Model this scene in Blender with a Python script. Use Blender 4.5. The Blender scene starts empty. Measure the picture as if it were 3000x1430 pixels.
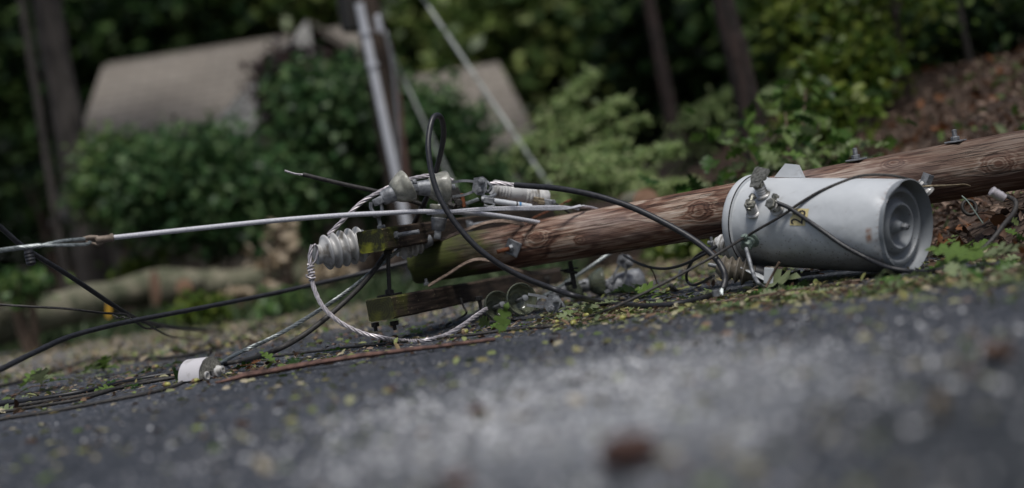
import bpy, bmesh, math, random
import numpy as np
from mathutils import Vector, Matrix, noise
C = bpy.context; S = C.scene
R = random.Random(11)
rad = math.radians
# ------------------------------------------------------------------ camera, sky, sun, exposure
F = 50/36*3000.0; CX, CY = 1500.0, 715.0
ROLL, PITCH, CAMZ = rad(9.0), rad(0.41), 0.42
CAM = Vector((0, 0, CAMZ))
_f = Vector((0, math.cos(PITCH), -math.sin(PITCH))); _u0 = Vector((0, math.sin(PITCH), math.cos(PITCH))); _x = Vector((1, 0, 0))
CR = _x*math.cos(ROLL) - _u0*math.sin(ROLL); CU = _x*math.sin(ROLL) + _u0*math.cos(ROLL)
cam = bpy.data.cameras.new('camera'); co = bpy.data.objects.new('camera', cam); S.collection.objects.link(co)
co.matrix_world = Matrix(((CR.x, CU.x, -_f.x, 0), (CR.y, CU.y, -_f.y, 0), (CR.z, CU.z, -_f.z, CAMZ), (0, 0, 0, 1)))
cam.lens = 50; cam.sensor_width = 36; cam.clip_start = 0.05; cam.clip_end = 2000
cam.dof.use_dof = True; cam.dof.focus_distance = 6.55; cam.dof.aperture_fstop = 0.62
S.camera = co
w = bpy.data.worlds.new('World'); S.world = w; w.use_nodes = True
nt = w.node_tree; nt.nodes.clear()
sky = nt.nodes.new('ShaderNodeTexSky'); sky.sky_type = 'NISHITA'; sky.sun_disc = False
SUN_EL, SUN_AZ = rad(66), rad(168)
sky.sun_elevation = SUN_EL; sky.sun_rotation = SUN_AZ; sky.air_density = 1.0; sky.dust_density = 3.0
hs = nt.nodes.new('ShaderNodeHueSaturation'); hs.inputs['Saturation'].default_value = 0.85
bg = nt.nodes.new('ShaderNodeBackground'); bg.inputs[1].default_value = 0.05
wo = nt.nodes.new('ShaderNodeOutputWorld')
nt.links.new(sky.outputs[0], hs.inputs['Color']); nt.links.new(hs.outputs[0], bg.inputs[0]); nt.links.new(bg.outputs[0], wo.inputs[0])
sl = bpy.data.lights.new('sun', 'SUN'); sl.energy = 1.5; sl.angle = rad(16); sl.color = (1, 0.985, 0.955)
so = bpy.data.objects.new('sun', sl); S.collection.objects.link(so)
sd = Vector((math.sin(SUN_AZ)*math.cos(SUN_EL), math.cos(SUN_AZ)*math.cos(SUN_EL), math.sin(SUN_EL)))
so.rotation_euler = sd.to_track_quat('Z', 'Y').to_euler()
S.view_settings.view_transform = 'Standard'; S.view_settings.look = 'None'; S.view_settings.gamma = 1
S.view_settings.exposure = 0.72
S.render.engine = 'CYCLES'; S.cycles.use_denoising = True; S.cycles.max_bounces = 8; S.cycles.transparent_max_bounces = 8
S.cycles.caustics_reflective = False; S.cycles.caustics_refractive = False; S.cycles.sample_clamp_indirect = 4

# ------------------------------------------------------------------ helpers
def P(px, py, d):
    return CAM + CR*((px-CX)/F*d) + CU*((CY-py)/F*d) + _f*d
def ray(px, py): return CR*((px-CX)/F) + CU*((CY-py)/F) + _f
def G(px, py, z=0.0):
    r = ray(px, py); t = (z-CAMZ)/r.z
    return CAM + r*t
def cat(pts, n=8):
    pts = [Vector(p) for p in pts]
    if len(pts) < 3: return [pts[0].lerp(pts[-1], i/n) for i in range(n+1)]
    q = [pts[0]*2-pts[1]] + pts + [pts[-1]*2-pts[-2]]; out = []
    for i in range(1, len(q)-2):
        a, b, c, d = q[i-1:i+3]
        for k in range(n):
            t = k/n
            out.append(0.5*((2*b)+(c-a)*t+(2*a-5*b+4*c-d)*t*t+(3*b-a-3*c+d)*t**3))
    out.append(pts[-1]); return out
def frames(pts):
    n = len(pts); T = [(pts[min(i+1, n-1)]-pts[max(i-1, 0)]).normalized() for i in range(n)]
    a = T[0].orthogonal().normalized(); fr = []
    for t in T:
        a = a - t*a.dot(t)
        if a.length < 1e-6: a = t.orthogonal()
        a.normalize(); fr.append((t, a.copy(), t.cross(a)))
    return fr
def frame_m(o, z, x=None):
    z = Vector(z).normalized()
    x = Vector(x) if x is not None else z.orthogonal()
    x = (x - z*x.dot(z)).normalized(); y = z.cross(x)
    return Matrix(((x.x, y.x, z.x, o[0]), (x.y, y.y, z.y, o[1]), (x.z, y.z, z.z, o[2]), (0, 0, 0, 1)))
class MB:
    def __init__(s): s.V = []; s.F = []
    def add(s, V, Fs):
        b = len(s.V); s.V += [Vector(v) for v in V]; s.F += [tuple(i+b for i in f) for f in Fs]; return s
    def tube(s, pts, r, n=8, caps=True, squash=1.0):
        pts = [Vector(p) for p in pts]; fr = frames(pts); m = len(pts); V = []; Fs = []
        for i, (p, (t, a, b)) in enumerate(zip(pts, fr)):
            rr = r(i/(m-1)) if callable(r) else r
            for k in range(n):
                w_ = 2*math.pi*k/n; V.append(p + a*(rr*math.cos(w_)) + b*(rr*squash*math.sin(w_)))
        for i in range(m-1):
            for k in range(n): Fs.append((i*n+k, i*n+(k+1) % n, (i+1)*n+(k+1) % n, (i+1)*n+k))
        if caps: Fs.append(tuple(range(n-1, -1, -1))); Fs.append(tuple((m-1)*n+k for k in range(n)))
        return s.add(V, Fs)
    def strand(s, pts, Rr, ns=5, pitch=0.12, n=5):
        pts = [Vector(p) for p in pts]; L = sum((b-a).length for a, b in zip(pts, pts[1:]))
        m = max(len(pts), int(L/pitch*9)); rs = resample(pts, m); fr = frames(rs); step = L/(m-1)
        for j in range(ns):
            q = []
            for i, (p, (t, a, b)) in enumerate(zip(rs, fr)):
                w_ = 2*math.pi*(j/ns + i*step/pitch); q.append(p + (a*math.cos(w_)+b*math.sin(w_))*Rr*0.62)
            s.tube(q, Rr*0.44, n)
        return s
    def lathe(s, prof, M, n=32, wob=None, caps=True):
        V = []; Fs = []; m = len(prof)
        for i, (r, z) in enumerate(prof):
            for k in range(n):
                w_ = 2*math.pi*k/n; rr, zz = (r, z) if wob is None else wob(i, r, z, w_)
                V.append(M @ Vector((rr*math.cos(w_), rr*math.sin(w_), zz)))
        for i in range(m-1):
            for k in range(n): Fs.append((i*n+k, i*n+(k+1) % n, (i+1)*n+(k+1) % n, (i+1)*n+k))
        if caps and prof[0][0] > 0: Fs.append(tuple(range(n-1, -1, -1)))
        if caps and prof[-1][0] > 0: Fs.append(tuple((m-1)*n+k for k in range(n)))
        return s.add(V, Fs)
    def box(s, M, sx, sy, sz, bev=0.0, seg=1):
        bm = bmesh.new(); bmesh.ops.create_cube(bm, size=1)
        bmesh.ops.scale(bm, vec=(sx, sy, sz), verts=bm.verts)
        if bev: bmesh.ops.bevel(bm, geom=bm.edges[:], offset=bev, segments=seg, affect='EDGES', profile=0.5)
        bm.verts.ensure_lookup_table(); bm.verts.index_update()
        V = [M @ v.co for v in bm.verts]; Fs = [[v.index for v in f.verts] for f in bm.faces]; bm.free()
        return s.add(V, Fs)
    def prism(s, poly, h, M):                     # 2-D outline extruded h along local z
        n = len(poly); V = [M @ Vector((x, y, -h/2)) for x, y in poly] + [M @ Vector((x, y, h/2)) for x, y in poly]
        return s.add(V, [tuple(range(n-1, -1, -1)), tuple(range(n, 2*n))] + [(i, (i+1) % n, n+(i+1) % n, n+i) for i in range(n)])
    def ribbon(s, pts, wdt, th, side):            # flat strip
        pts = [Vector(p) for p in pts]; fr = frames(pts); V = []; m = len(pts)
        for i, (p, (t, a, b)) in enumerate(zip(pts, fr)):
            sv = (Vector(side) - t*Vector(side).dot(t)).normalized(); nv = t.cross(sv)
            ww = wdt(i/(m-1)) if callable(wdt) else wdt
            tt = th(i/(m-1)) if callable(th) else th
            for a_, b_ in ((-1, -1), (1, -1), (1, 1), (-1, 1)): V.append(p + sv*(a_*ww/2) + nv*(b_*tt/2))
        Fs = [(i*4+k, i*4+(k+1) % 4, i*4+4+(k+1) % 4, i*4+4+k) for i in range(m-1) for k in range(4)]
        return s.add(V, Fs + [(3, 2, 1, 0), tuple((m-1)*4+k for k in range(4))])
def resample(pts, m):
    acc = [0]
    for a, b in zip(pts, pts[1:]): acc.append(acc[-1]+(b-a).length)
    out = []; j = 0
    for i in range(m):
        t = acc[-1]*i/(m-1)
        while j < len(pts)-2 and acc[j+1] < t: j += 1
        seg = acc[j+1]-acc[j] or 1; out.append(pts[j].lerp(pts[j+1], min(1, max(0, (t-acc[j])/seg))))
    return out
LOC = {}
def lk(o, parent=None):
    S.collection.objects.link(o)
    if parent is not None: o.parent = parent
    return o
def tag(o, label=None, cat=None, group=None, kind=None):
    for k, v in (('label', label), ('category', cat), ('group', group), ('kind', kind)):
        if v: o[k] = v
    return o
def thing(name, label, cat, loc, group=None):
    o = bpy.data.objects.new(name, None); lk(o); o.location = loc; o.empty_display_size = 0.05; LOC[o.name] = Vector(loc)
    return tag(o, label, cat, group)
def obj(name, mb, m, parent=None, smooth=35, at=None, label=None):
    base = LOC[parent.name] if parent is not None else (Vector(at) if at is not None else Vector((0, 0, 0)))
    me = bpy.data.meshes.new(name); me.from_pydata([tuple(v-base) for v in mb.V], [], mb.F)
    if smooth:
        for p in me.polygons: p.use_smooth = True
        me.set_sharp_from_angle(angle=rad(smooth))
    me.materials.append(m); me.update()
    o = bpy.data.objects.new(name, me); lk(o, parent); LOC[o.name] = base
    if parent is None: o.location = base
    if label: o['label'] = label
    return o
def npobj(name, V, Fidx, k, m, parent=None, at=None, smooth=False):   # uniform k-gon faces
    base = LOC[parent.name] if parent is not None else (Vector(at) if at is not None else Vector((0, 0, 0)))
    V = np.asarray(V, dtype=np.float32).reshape(-1, 3) - np.array(base, dtype=np.float32); Fidx = np.asarray(Fidx, dtype=np.int32).reshape(-1, k)
    me = bpy.data.meshes.new(name); me.vertices.add(len(V)); me.vertices.foreach_set('co', V.ravel())
    me.loops.add(Fidx.size); me.loops.foreach_set('vertex_index', Fidx.ravel())
    me.polygons.add(len(Fidx)); me.polygons.foreach_set('loop_start', np.arange(0, Fidx.size, k, dtype=np.int32))
    me.polygons.foreach_set('loop_total', np.full(len(Fidx), k, dtype=np.int32))
    me.update(calc_edges=True); me.validate(); me.materials.append(m)
    if smooth: me.polygons.foreach_set('use_smooth', np.ones(len(Fidx), dtype=bool))
    o = bpy.data.objects.new(name, me); lk(o, parent); LOC[o.name] = base
    if parent is None: o.location = base
    return o

# ------------------------------------------------------------------ materials
class N:
    def __init__(s, name):
        s.m = bpy.data.materials.new(name); s.m.use_nodes = True; s.t = s.m.node_tree; s.t.nodes.clear()
        s.out = s.n('ShaderNodeOutputMaterial'); s.b = s.n('ShaderNodeBsdfPrincipled'); s.l(s.b.outputs[0], s.out.inputs[0])
        s.tc = s.n('ShaderNodeTexCoord'); s.co = s.tc.outputs['Object']
    def n(s, t, **kw):
        x = s.t.nodes.new(t)
        for k, v in kw.items(): setattr(x, k, v)
        return x
    def l(s, a, b): s.t.links.new(a, b)
    def setv(s, sock, v):
        if isinstance(v, (int, float)): sock.default_value = v
        elif isinstance(v, tuple): sock.default_value = v if len(v) == len(sock.default_value) else (*v, 1)
        else: s.l(v, sock)
    def math(s, op, a, b=0.0, c=0.0):
        x = s.n('ShaderNodeMath', operation=op)
        for i, v in enumerate((a, b, c)): s.setv(x.inputs[i], v)
        return x.outputs[0]
    def map(s, scale, vec=None):
        x = s.n('ShaderNodeMapping'); s.l(vec or s.co, x.inputs[0]); x.inputs['Scale'].default_value = scale; return x.outputs[0]
    def noise(s, sc, detail=4, vec=None, rough=0.55, dist=0.0):
        x = s.n('ShaderNodeTexNoise'); s.l(vec or s.co, x.inputs['Vector']); x.inputs['Scale'].default_value = sc
        x.inputs['Detail'].default_value = detail; x.inputs['Roughness'].default_value = rough; x.inputs['Distortion'].default_value = dist
        return x.outputs['Fac']
    def ramp(s, fac, stops, interp='LINEAR'):
        x = s.n('ShaderNodeValToRGB'); s.l(fac, x.inputs[0]); cr = x.color_ramp; cr.interpolation = interp
        while len(cr.elements) < len(stops): cr.elements.new(0.5)
        for e, (p, c) in zip(cr.elements, stops): e.position = p; e.color = (*c, 1) if isinstance(c, tuple) else (c, c, c, 1)
        return x.outputs[0]
    def mix(s, f, a, b, mode='MIX'):
        x = s.n('ShaderNodeMix', data_type='RGBA', blend_type=mode)
        s.setv(x.inputs[0], f); s.setv(x.inputs[6], a); s.setv(x.inputs[7], b); return x.outputs[2]
    def bump(s, h, st=0.3, d=0.01):
        x = s.n('ShaderNodeBump'); x.inputs['Strength'].default_value = st; x.inputs['Distance'].default_value = d; s.l(h, x.inputs['Height'])
        s.l(x.outputs[0], s.b.inputs['Normal'])
    def set(s, **kw):
        for k, v in kw.items(): s.setv(s.b.inputs[k.replace('_', ' ')], v)
        return s.m
def simple(name, c1, c2, sc=30, rough=0.6, metal=0.0, bump=0.15, bd=0.004, lo=0.35, hi=0.65, stretch=(1, 1, 1), spec=0.5):
    k = N(name); v = k.map(stretch); f = k.noise(sc, 5, v)
    k.bump(k.noise(sc*2.3, 4, v), bump, bd)
    return k.set(Base_Color=k.ramp(f, [(lo, c1), (hi, c2)]), Roughness=rough, Metallic=metal, Specular_IOR_Level=spec)
def leafm(name, cols, rough=0.42, trans=0.3, spec=0.28):
    k = N(name); g = k.n('ShaderNodeNewGeometry'); n = len(cols)
    c = k.ramp(g.outputs['Random Per Island'], [((i+0.5)/n, cc) for i, cc in enumerate(cols)])
    c = k.mix(0.25, c, k.mix(1.0, c, k.ramp(k.noise(45, 2), [(0.3, 0.45), (0.7, 1.4)]), 'MULTIPLY'))
    k.set(Base_Color=c, Roughness=rough, Specular_IOR_Level=spec)
    tr = k.n('ShaderNodeBsdfTranslucent'); k.l(c, tr.inputs[0]); mx = k.n('ShaderNodeMixShader'); mx.inputs[0].default_value = trans
    k.l(k.b.outputs[0], mx.inputs[1]); k.l(tr.outputs[0], mx.inputs[2]); k.l(mx.outputs[0], k.out.inputs[0])
    return k.m
MT = {}
MT['rubber'] = simple('black_rubber', (0.012, 0.012, 0.014), (0.03, 0.03, 0.034), 60, 0.42, bump=0.12)
MT['old_rubber'] = simple('weathered_rubber', (0.014, 0.013, 0.013), (0.05, 0.045, 0.04), 90, 0.6, bump=0.3)
MT['alu'] = simple('aluminium_strand', (0.40, 0.37, 0.385), (0.62, 0.58, 0.60), 70, 0.45, 0.4)
MT['steel'] = simple('galvanised_strand', (0.16, 0.18, 0.18), (0.34, 0.37, 0.37), 70, 0.45, 0.6)
MT['galv'] = simple('galvanised_casting', (0.12, 0.125, 0.135), (0.30, 0.31, 0.325), 35, 0.55, 0.45, bump=0.35)
MT['darkiron'] = simple('dark_iron', (0.02, 0.019, 0.018), (0.06, 0.055, 0.05), 60, 0.6, 0.4, bump=0.3)
MT['rust'] = simple('rusty_iron', (0.10, 0.03, 0.012), (0.24, 0.08, 0.03), 70, 0.8, 0.1, bump=0.4)
MT['bronze'] = simple('bronze_clip', (0.13, 0.10, 0.06), (0.26, 0.21, 0.14), 60, 0.5, 0.5)
MT['tan'] = simple('tan_casting', (0.13, 0.10, 0.075), (0.24, 0.19, 0.15), 45, 0.6, 0.2, bump=0.3)
MT['whiterod'] = simple('chalky_fibreglass', (0.42, 0.42, 0.46), (0.60, 0.60, 0.63), 140, 0.55, bump=0.1)
MT['fuse'] = simple('white_fuse_tube', (0.55, 0.57, 0.6), (0.66, 0.68, 0.7), 40, 0.35)
MT['splinter'] = simple('weathered_splinter', (0.10, 0.07, 0.05), (0.30, 0.22, 0.17), 40, 0.8, stretch=(1, 1, 4), bump=0.4)
MT['bark_strip'] = simple('red_brown_bark', (0.04, 0.02, 0.016), (0.17, 0.09, 0.07), 26, 0.85, bump=0.6, bd=0.01)
MT['patina'] = simple('verdigris_lug', (0.10, 0.14, 0.12), (0.22, 0.27, 0.24), 60, 0.55, 0.4)
MT['brass'] = simple('tarnished_lug', (0.10, 0.10, 0.08), (0.30, 0.29, 0.25), 70, 0.4, 0.7, bump=0.25)
MT['yellow'] = simple('yellow_decal', (0.60, 0.50, 0.24), (0.68, 0.57, 0.29), 60, 0.5, bump=0.02)
MT['ink'] = simple('black_ink', (0.02, 0.017, 0.02), (0.035, 0.03, 0.03), 60, 0.5, bump=0.02)
MT['bluelabel'] = simple('blue_band', (0.06, 0.20, 0.42), (0.10, 0.28, 0.5), 60, 0.5)
MT['yellowtape'] = simple('yellow_tape', (0.55, 0.30, 0.02), (0.65, 0.38, 0.04), 20, 0.5)
MT['orange_cut'] = simple('fresh_cut_wood', (0.22, 0.12, 0.07), (0.33, 0.20, 0.13), 12, 0.8)
MT['bag'] = simple('black_fabric', (0.012, 0.013, 0.018), (0.028, 0.03, 0.04), 20, 0.8, bump=0.4)
MT['conduit'] = simple('grey_pvc', (0.50, 0.51, 0.55), (0.62, 0.63, 0.67), 4, 0.5, bump=0.05)
MT['guyguard'] = simple('grey_plastic_guard', (0.22, 0.24, 0.23), (0.40, 0.42, 0.39), 3, 0.5, bump=0.05)
MT['bark'] = simple('grey_bark', (0.018, 0.015, 0.013), (0.085, 0.072, 0.063), 6, 0.9, stretch=(3, 3, 0.5), bump=0.9, bd=0.05)
MT['bark_red'] = simple('red_bark', (0.010, 0.007, 0.006), (0.05, 0.03, 0.025), 6, 0.9, stretch=(3, 3, 0.5), bump=0.9, bd=0.05)
MT['twig'] = simple('dry_twig', (0.05, 0.035, 0.025), (0.16, 0.11, 0.075), 30, 0.85, bump=0.4)
MT['mossy'] = simple('mossy_log_bark', (0.07, 0.08, 0.045), (0.23, 0.21, 0.15), 4, 0.95, bump=0.9, bd=0.04)
MT['oldpole'] = simple('creosoted_pole', (0.02, 0.015, 0.011), (0.07, 0.045, 0.03), 8, 0.8, stretch=(3, 3, 0.3), bump=0.5)
# leaves
MT['l_dark'] = leafm('dark_leaf', [(0.0045, 0.012, 0.0045), (0.012, 0.03, 0.0105), (0.027, 0.063, 0.018), (0.0675, 0.1125, 0.033)], 0.5, .3, .15)
MT['l_holly'] = leafm('holly_leaf', [(0.0168, 0.0432, 0.0168), (0.0384, 0.0936, 0.0312), (0.072, 0.15, 0.0504), (0.144, 0.222, 0.09)], 0.42, .3, .25)
MT['l_purple'] = leafm('purple_leaf', [(0.018, 0.012, 0.012), (0.035, 0.022, 0.022), (0.06, 0.035, 0.03)], 0.35)
MT['l_fern'] = leafm('soft_green_leaf', [(0.14, 0.21, 0.08), (0.22, 0.31, 0.11), (0.32, 0.42, 0.165), (0.43, 0.50, 0.25)], 0.5, .5)
MT['l_yel'] = leafm('yellow_green_leaf', [(0.022, 0.05, 0.006), (0.055, 0.10, 0.010), (0.10, 0.155, 0.016), (0.18, 0.22, 0.04)], 0.45)
MT['l_mid'] = leafm('mid_green_leaf', [(0.0264, 0.06, 0.0168), (0.054, 0.114, 0.0312), (0.096, 0.18, 0.048), (0.168, 0.24, 0.078)], 0.4)
MT['l_wood'] = leafm('woodland_leaf', [(0.026, 0.052, 0.013), (0.065, 0.1105, 0.026), (0.13, 0.195, 0.0455), (0.247, 0.299, 0.0975)], 0.4)
MT['l_oak'] = leafm('oak_leaf', [(0.022, 0.055, 0.010), (0.05, 0.115, 0.018), (0.09, 0.16, 0.028), (0.15, 0.215, 0.06), (0.24, 0.29, 0.15)], 0.4)
MT['l_oakpale'] = leafm('oak_leaf_underside', [(0.10, 0.15, 0.06), (0.16, 0.20, 0.10), (0.22, 0.24, 0.14)], 0.55)
MT['l_brown'] = leafm('dead_leaf', [(0.03, 0.018, 0.012), (0.075, 0.042, 0.028), (0.13, 0.075, 0.05), (0.20, 0.13, 0.095), (0.28, 0.2, 0.155)], 0.7, 0.15)
MT['l_rust'] = leafm('rust_leaf', [(0.05, 0.022, 0.012), (0.12, 0.05, 0.02), (0.2, 0.08, 0.03)], 0.7, 0.2)
MT['l_litter'] = leafm('mixed_litter', [(0.07, 0.04, 0.026), (0.22, 0.14, 0.085), (0.27, 0.25, 0.10), (0.20, 0.25, 0.07), (0.36, 0.35, 0.20), (0.42, 0.36, 0.26), (0.10, 0.15, 0.03)], 0.6, 0.15)
MT['l_pale'] = leafm('dry_pale_leaf', [(0.25, 0.19, 0.12), (0.36, 0.29, 0.2), (0.43, 0.36, 0.27)], 0.7, 0.2)
MT['grass'] = leafm('grass_blade', [(0.03, 0.055, 0.022), (0.06, 0.10, 0.04), (0.11, 0.14, 0.07)], 0.5)
MT['stone'] = leafm('grit', [(0.16, 0.16, 0.17), (0.3, 0.3, 0.32), (0.5, 0.5, 0.51), (0.75, 0.75, 0.75)], 0.35, 0.0, .6)

def m_asphalt():
    k = N('asphalt'); v = k.n('ShaderNodeTexVoronoi'); v.inputs['Scale'].default_value = 95; k.l(k.co, v.inputs['Vector'])
    sep = k.n('ShaderNodeSeparateColor'); k.l(v.outputs['Color'], sep.inputs[0])
    agg = k.ramp(sep.outputs[0], [(0.0, (0.013, 0.015, 0.020)), (0.5, (0.026, 0.030, 0.039)), (0.82, (0.050, 0.056, 0.071)), (0.95, (0.13, 0.135, 0.15)), (1.0, (0.34, 0.34, 0.36))])
    big = k.noise(0.55, 4, k.map((1, 0.8, 1)), dist=0.4)
    # a worn pale strip of old surface, with ragged edges, crossing the road in front of the pole
    g = k.n('ShaderNodeSeparateXYZ'); k.l(k.co, g.inputs[0])
    wv = k.math('MULTIPLY_ADD', k.noise(1.3, 5), 1.5, k.math('MULTIPLY_ADD', g.outputs[0], -0.30, k.math('SUBTRACT', g.outputs[1], 4.05)))
    dx = k.math('DIVIDE', k.math('SUBTRACT', g.outputs[0], 0.15), 0.72)
    dy = k.math('DIVIDE', wv, 1.25)
    worn = k.ramp(k.math('ADD', k.math('MULTIPLY', dx, dx), k.math('MULTIPLY', dy, dy)), [(0.15, 1.0), (1.0, 0.0)])
    wornc = k.ramp(sep.outputs[1], [(0.0, (0.05, 0.053, 0.06)), (0.45, (0.115, 0.12, 0.13)), (0.8, (0.32, 0.33, 0.345)), (1.0, (0.72, 0.74, 0.75))])
    col = k.mix(k.math('MULTIPLY', worn, 0.75), agg, wornc)
    col = k.mix(1.0, col, k.ramp(big, [(0.3, 0.6), (0.7, 1.4)]), 'MULTIPLY')
    tx = k.math('DIVIDE', k.math('SUBTRACT', g.outputs[0], 0.98), 0.62); ty = k.math('DIVIDE', k.math('SUBTRACT', g.outputs[1], 2.1), 1.0)   # corner vignette painted into the asphalt colour as a ragged dark patch
    vignette = k.ramp(k.math('ADD', k.math('ADD', k.math('MULTIPLY', tx, tx), k.math('MULTIPLY', ty, ty)), k.math('MULTIPLY_ADD', k.noise(5, 5), 1.0, -.5)), [(0.55, 1.0), (1.0, 0.0)])
    col = k.mix(k.math('MULTIPLY', vignette, 0.72), col, (0.014, 0.016, 0.018))
    far_pale = k.ramp(k.math('MULTIPLY_ADD', k.math('ADD', g.outputs[1], k.math('MULTIPLY', k.noise(1.1, 5), 2.4)), .25, -2.3), [(0.0, 0.0), (1.0, 1.0)])   # paler toward the far lane, with a ragged start
    col = k.mix(k.math('MULTIPLY', far_pale, 0.8), col, k.mix(sep.outputs[2], (0.12, 0.118, 0.118), (0.30, 0.29, 0.28)))
    dust = k.noise(2.2, 6); col = k.mix(k.math('MULTIPLY', k.ramp(dust, [(0.5, 0.0), (0.75, 1.0)]), 0.25), col, (0.11, 0.10, 0.09))
    k.bump(k.math('ADD', v.outputs['Distance'], k.noise(200, 3)), 0.5, 0.004)
    return k.set(Base_Color=col, Roughness=0.62, Specular_IOR_Level=0.45)
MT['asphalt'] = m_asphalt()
def m_soil():
    k = N('bank_soil'); f = k.noise(9, 6)
    k.bump(k.noise(25, 5), 0.8, 0.03)
    return k.set(Base_Color=k.ramp(f, [(0.3, (0.02, 0.013, 0.009)), (0.5, (0.06, 0.038, 0.027)), (0.7, (0.12, 0.08, 0.06))]), Roughness=0.95)
MT['soil'] = m_soil()
def m_pole(knots):
    k = N('weathered_pole_wood'); uv = k.tc.outputs['UV']; s = k.n('ShaderNodeSeparateXYZ'); k.l(uv, s.inputs[0]); u, v = s.outputs[0], s.outputs[1]
    h = k.math('MULTIPLY', k.noise(1.0, 3, k.map((1.1, 5.5, 1), uv), dist=0.8), 2.6)
    h = k.math('ADD', h, k.math('MULTIPLY', k.noise(1.0, 3, k.map((5, 14, 1), uv)), 0.5))
    core = None
    for (ku, kv, ra, rb, am) in knots:
        ra *= .8; rb *= .8; a = k.math('ADD', k.math('DIVIDE', k.math('SUBTRACT', u, ku), ra), k.math('MULTIPLY', k.math('SUBTRACT', k.noise(1.0, 3, k.map((9, 22, 1), uv)), .5), 1.3)); b = k.math('DIVIDE', k.math('SUBTRACT', v, kv), rb)
        r2 = k.math('ADD', k.math('MULTIPLY', a, a), k.math('MULTIPLY', b, b))
        e = k.math('POWER', 2.718, k.math('MULTIPLY', r2, -1.0)); h = k.math('MULTIPLY_ADD', e, am, h)
        c = k.math('POWER', 2.718, k.math('MULTIPLY', r2, -14.0)); core = c if core is None else k.math('MAXIMUM', core, c)
    ring = k.math('MULTIPLY_ADD', k.math('SINE', k.math('MULTIPLY', h, 21.0)), 0.5, 0.5)
    ring2 = k.math('MULTIPLY_ADD', k.math('SINE', k.math('MULTIPLY', h, 7.0)), 0.5, 0.5)
    streak = k.noise(1.0, 5, k.map((4, 130, 1), uv)); blot = k.noise(1.0, 4, k.map((3.0, 12, 1), uv), dist=0.5)
    t = k.math('ADD', k.math('MULTIPLY', streak, 0.50), k.math('ADD', k.math('MULTIPLY', blot, 0.46), k.math('ADD', k.math('MULTIPLY', ring, 0.10), k.math('MULTIPLY', ring2, 0.10))))
    col = k.ramp(t, [(0.36, (0.016, 0.008, 0.006)), (0.48, (0.080, 0.034, 0.022)), (0.57, (0.18, 0.094, 0.062)), (0.67, (0.34, 0.25, 0.19)), (0.8, (0.50, 0.43, 0.37))])
    grey = k.noise(1.0, 3, k.map((1.4, 5, 1), uv))
    col = k.mix(k.ramp(grey, [(0.52, 0.0), (0.72, 0.5)]), col, k.mix(streak, (0.10, 0.075, 0.065), (0.5, 0.42, 0.39)))
    butt_dark = k.ramp(k.math('MULTIPLY_ADD', u, .42, k.math('MULTIPLY_ADD', k.noise(1.0, 5, k.map((2.2, 7, 1), uv)), 1.5, -1.35)), [(0.10, 0.0), (0.65, 0.7)])
    col = k.mix(butt_dark, col, k.mix(streak, (0.012, 0.007, 0.005), (0.13, 0.08, 0.06)))      # darker toward the butt
    crack = k.noise(1.0, 4, k.map((1.1, 34, 1), uv), dist=0.3)
    ck = k.ramp(k.math('ABSOLUTE', k.math('SUBTRACT', crack, 0.5)), [(0.0, 1.0), (0.022, 0.0)])
    ck = k.math('MULTIPLY', ck, k.ramp(k.noise(1.0, 2, k.map((2, 6, 1), uv)), [(0.42, 0.0), (0.52, 1.0)]))
    col = k.mix(k.math('MULTIPLY', ck, 0.9), col, (0.012, 0.008, 0.006))
    col = k.mix(k.math('MULTIPLY', core, 0.8), col, (0.10, 0.045, 0.028))
    # moss and damp rot on the first half metre
    mm = k.math('MULTIPLY_ADD', k.noise(1.0, 5, k.map((7, 14, 1), uv)), 0.95, k.math('MULTIPLY', u, -0.6))
    damp = k.ramp(k.math('MULTIPLY_ADD', k.noise(1.0, 4, k.map((4, 9, 1), uv)), 0.6, k.math('MULTIPLY', u, -0.55)), [(-0.0, 0.0), (0.16, 0.92)])
    col = k.mix(damp, col, k.mix(streak, (0.008, 0.008, 0.004), (0.05, 0.05, 0.022)))
    col = k.mix(k.ramp(mm, [(0.22, 0.0), (0.42, 0.75)]), col, k.mix(streak, (0.03, 0.04, 0.006), (0.11, 0.13, 0.022)))
    k.bump(k.math('ADD', k.math('MULTIPLY', streak, 0.7), k.math('SUBTRACT', k.math('MULTIPLY', ring, 0.25), k.math('MULTIPLY', ck, 1.2))), 0.7, 0.006)
    return k.set(Base_Color=col, Roughness=0.75, Specular_IOR_Level=0.35)
def m_arm():
    k = N('mossy_crossarm_wood'); st = k.noise(1.0, 5, k.map((60, 5, 60)))
    bl = k.noise(7, 5); col = k.ramp(st, [(0.3, (0.010, 0.007, 0.005)), (0.55, (0.042, 0.028, 0.02)), (0.75, (0.10, 0.07, 0.05))])
    g = k.n('ShaderNodeSeparateXYZ'); k.l(k.co, g.inputs[0])
    ms = k.math('MULTIPLY_ADD', bl, 1.3, k.math('MULTIPLY', g.outputs[1], -1.15))
    col = k.mix(k.ramp(ms, [(0.42, 0.0), (0.72, 0.85)]), col, k.mix(k.noise(40, 4), (0.022, 0.03, 0.004), (0.12, 0.13, 0.014)))
    sp = k.n('ShaderNodeTexVoronoi'); sp.inputs['Scale'].default_value = 55; k.l(k.map((1, 0.5, 1)), sp.inputs['Vector'])
    col = k.mix(k.ramp(sp.outputs['Distance'], [(0.10, 0.8), (0.16, 0.0)]), col, (0.26, 0.22, 0.12))
    k.bump(st, 0.6, 0.006); return k.set(Base_Color=col, Roughness=0.8, Specular_IOR_Level=0.3)
MT['arm'] = m_arm()
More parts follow.
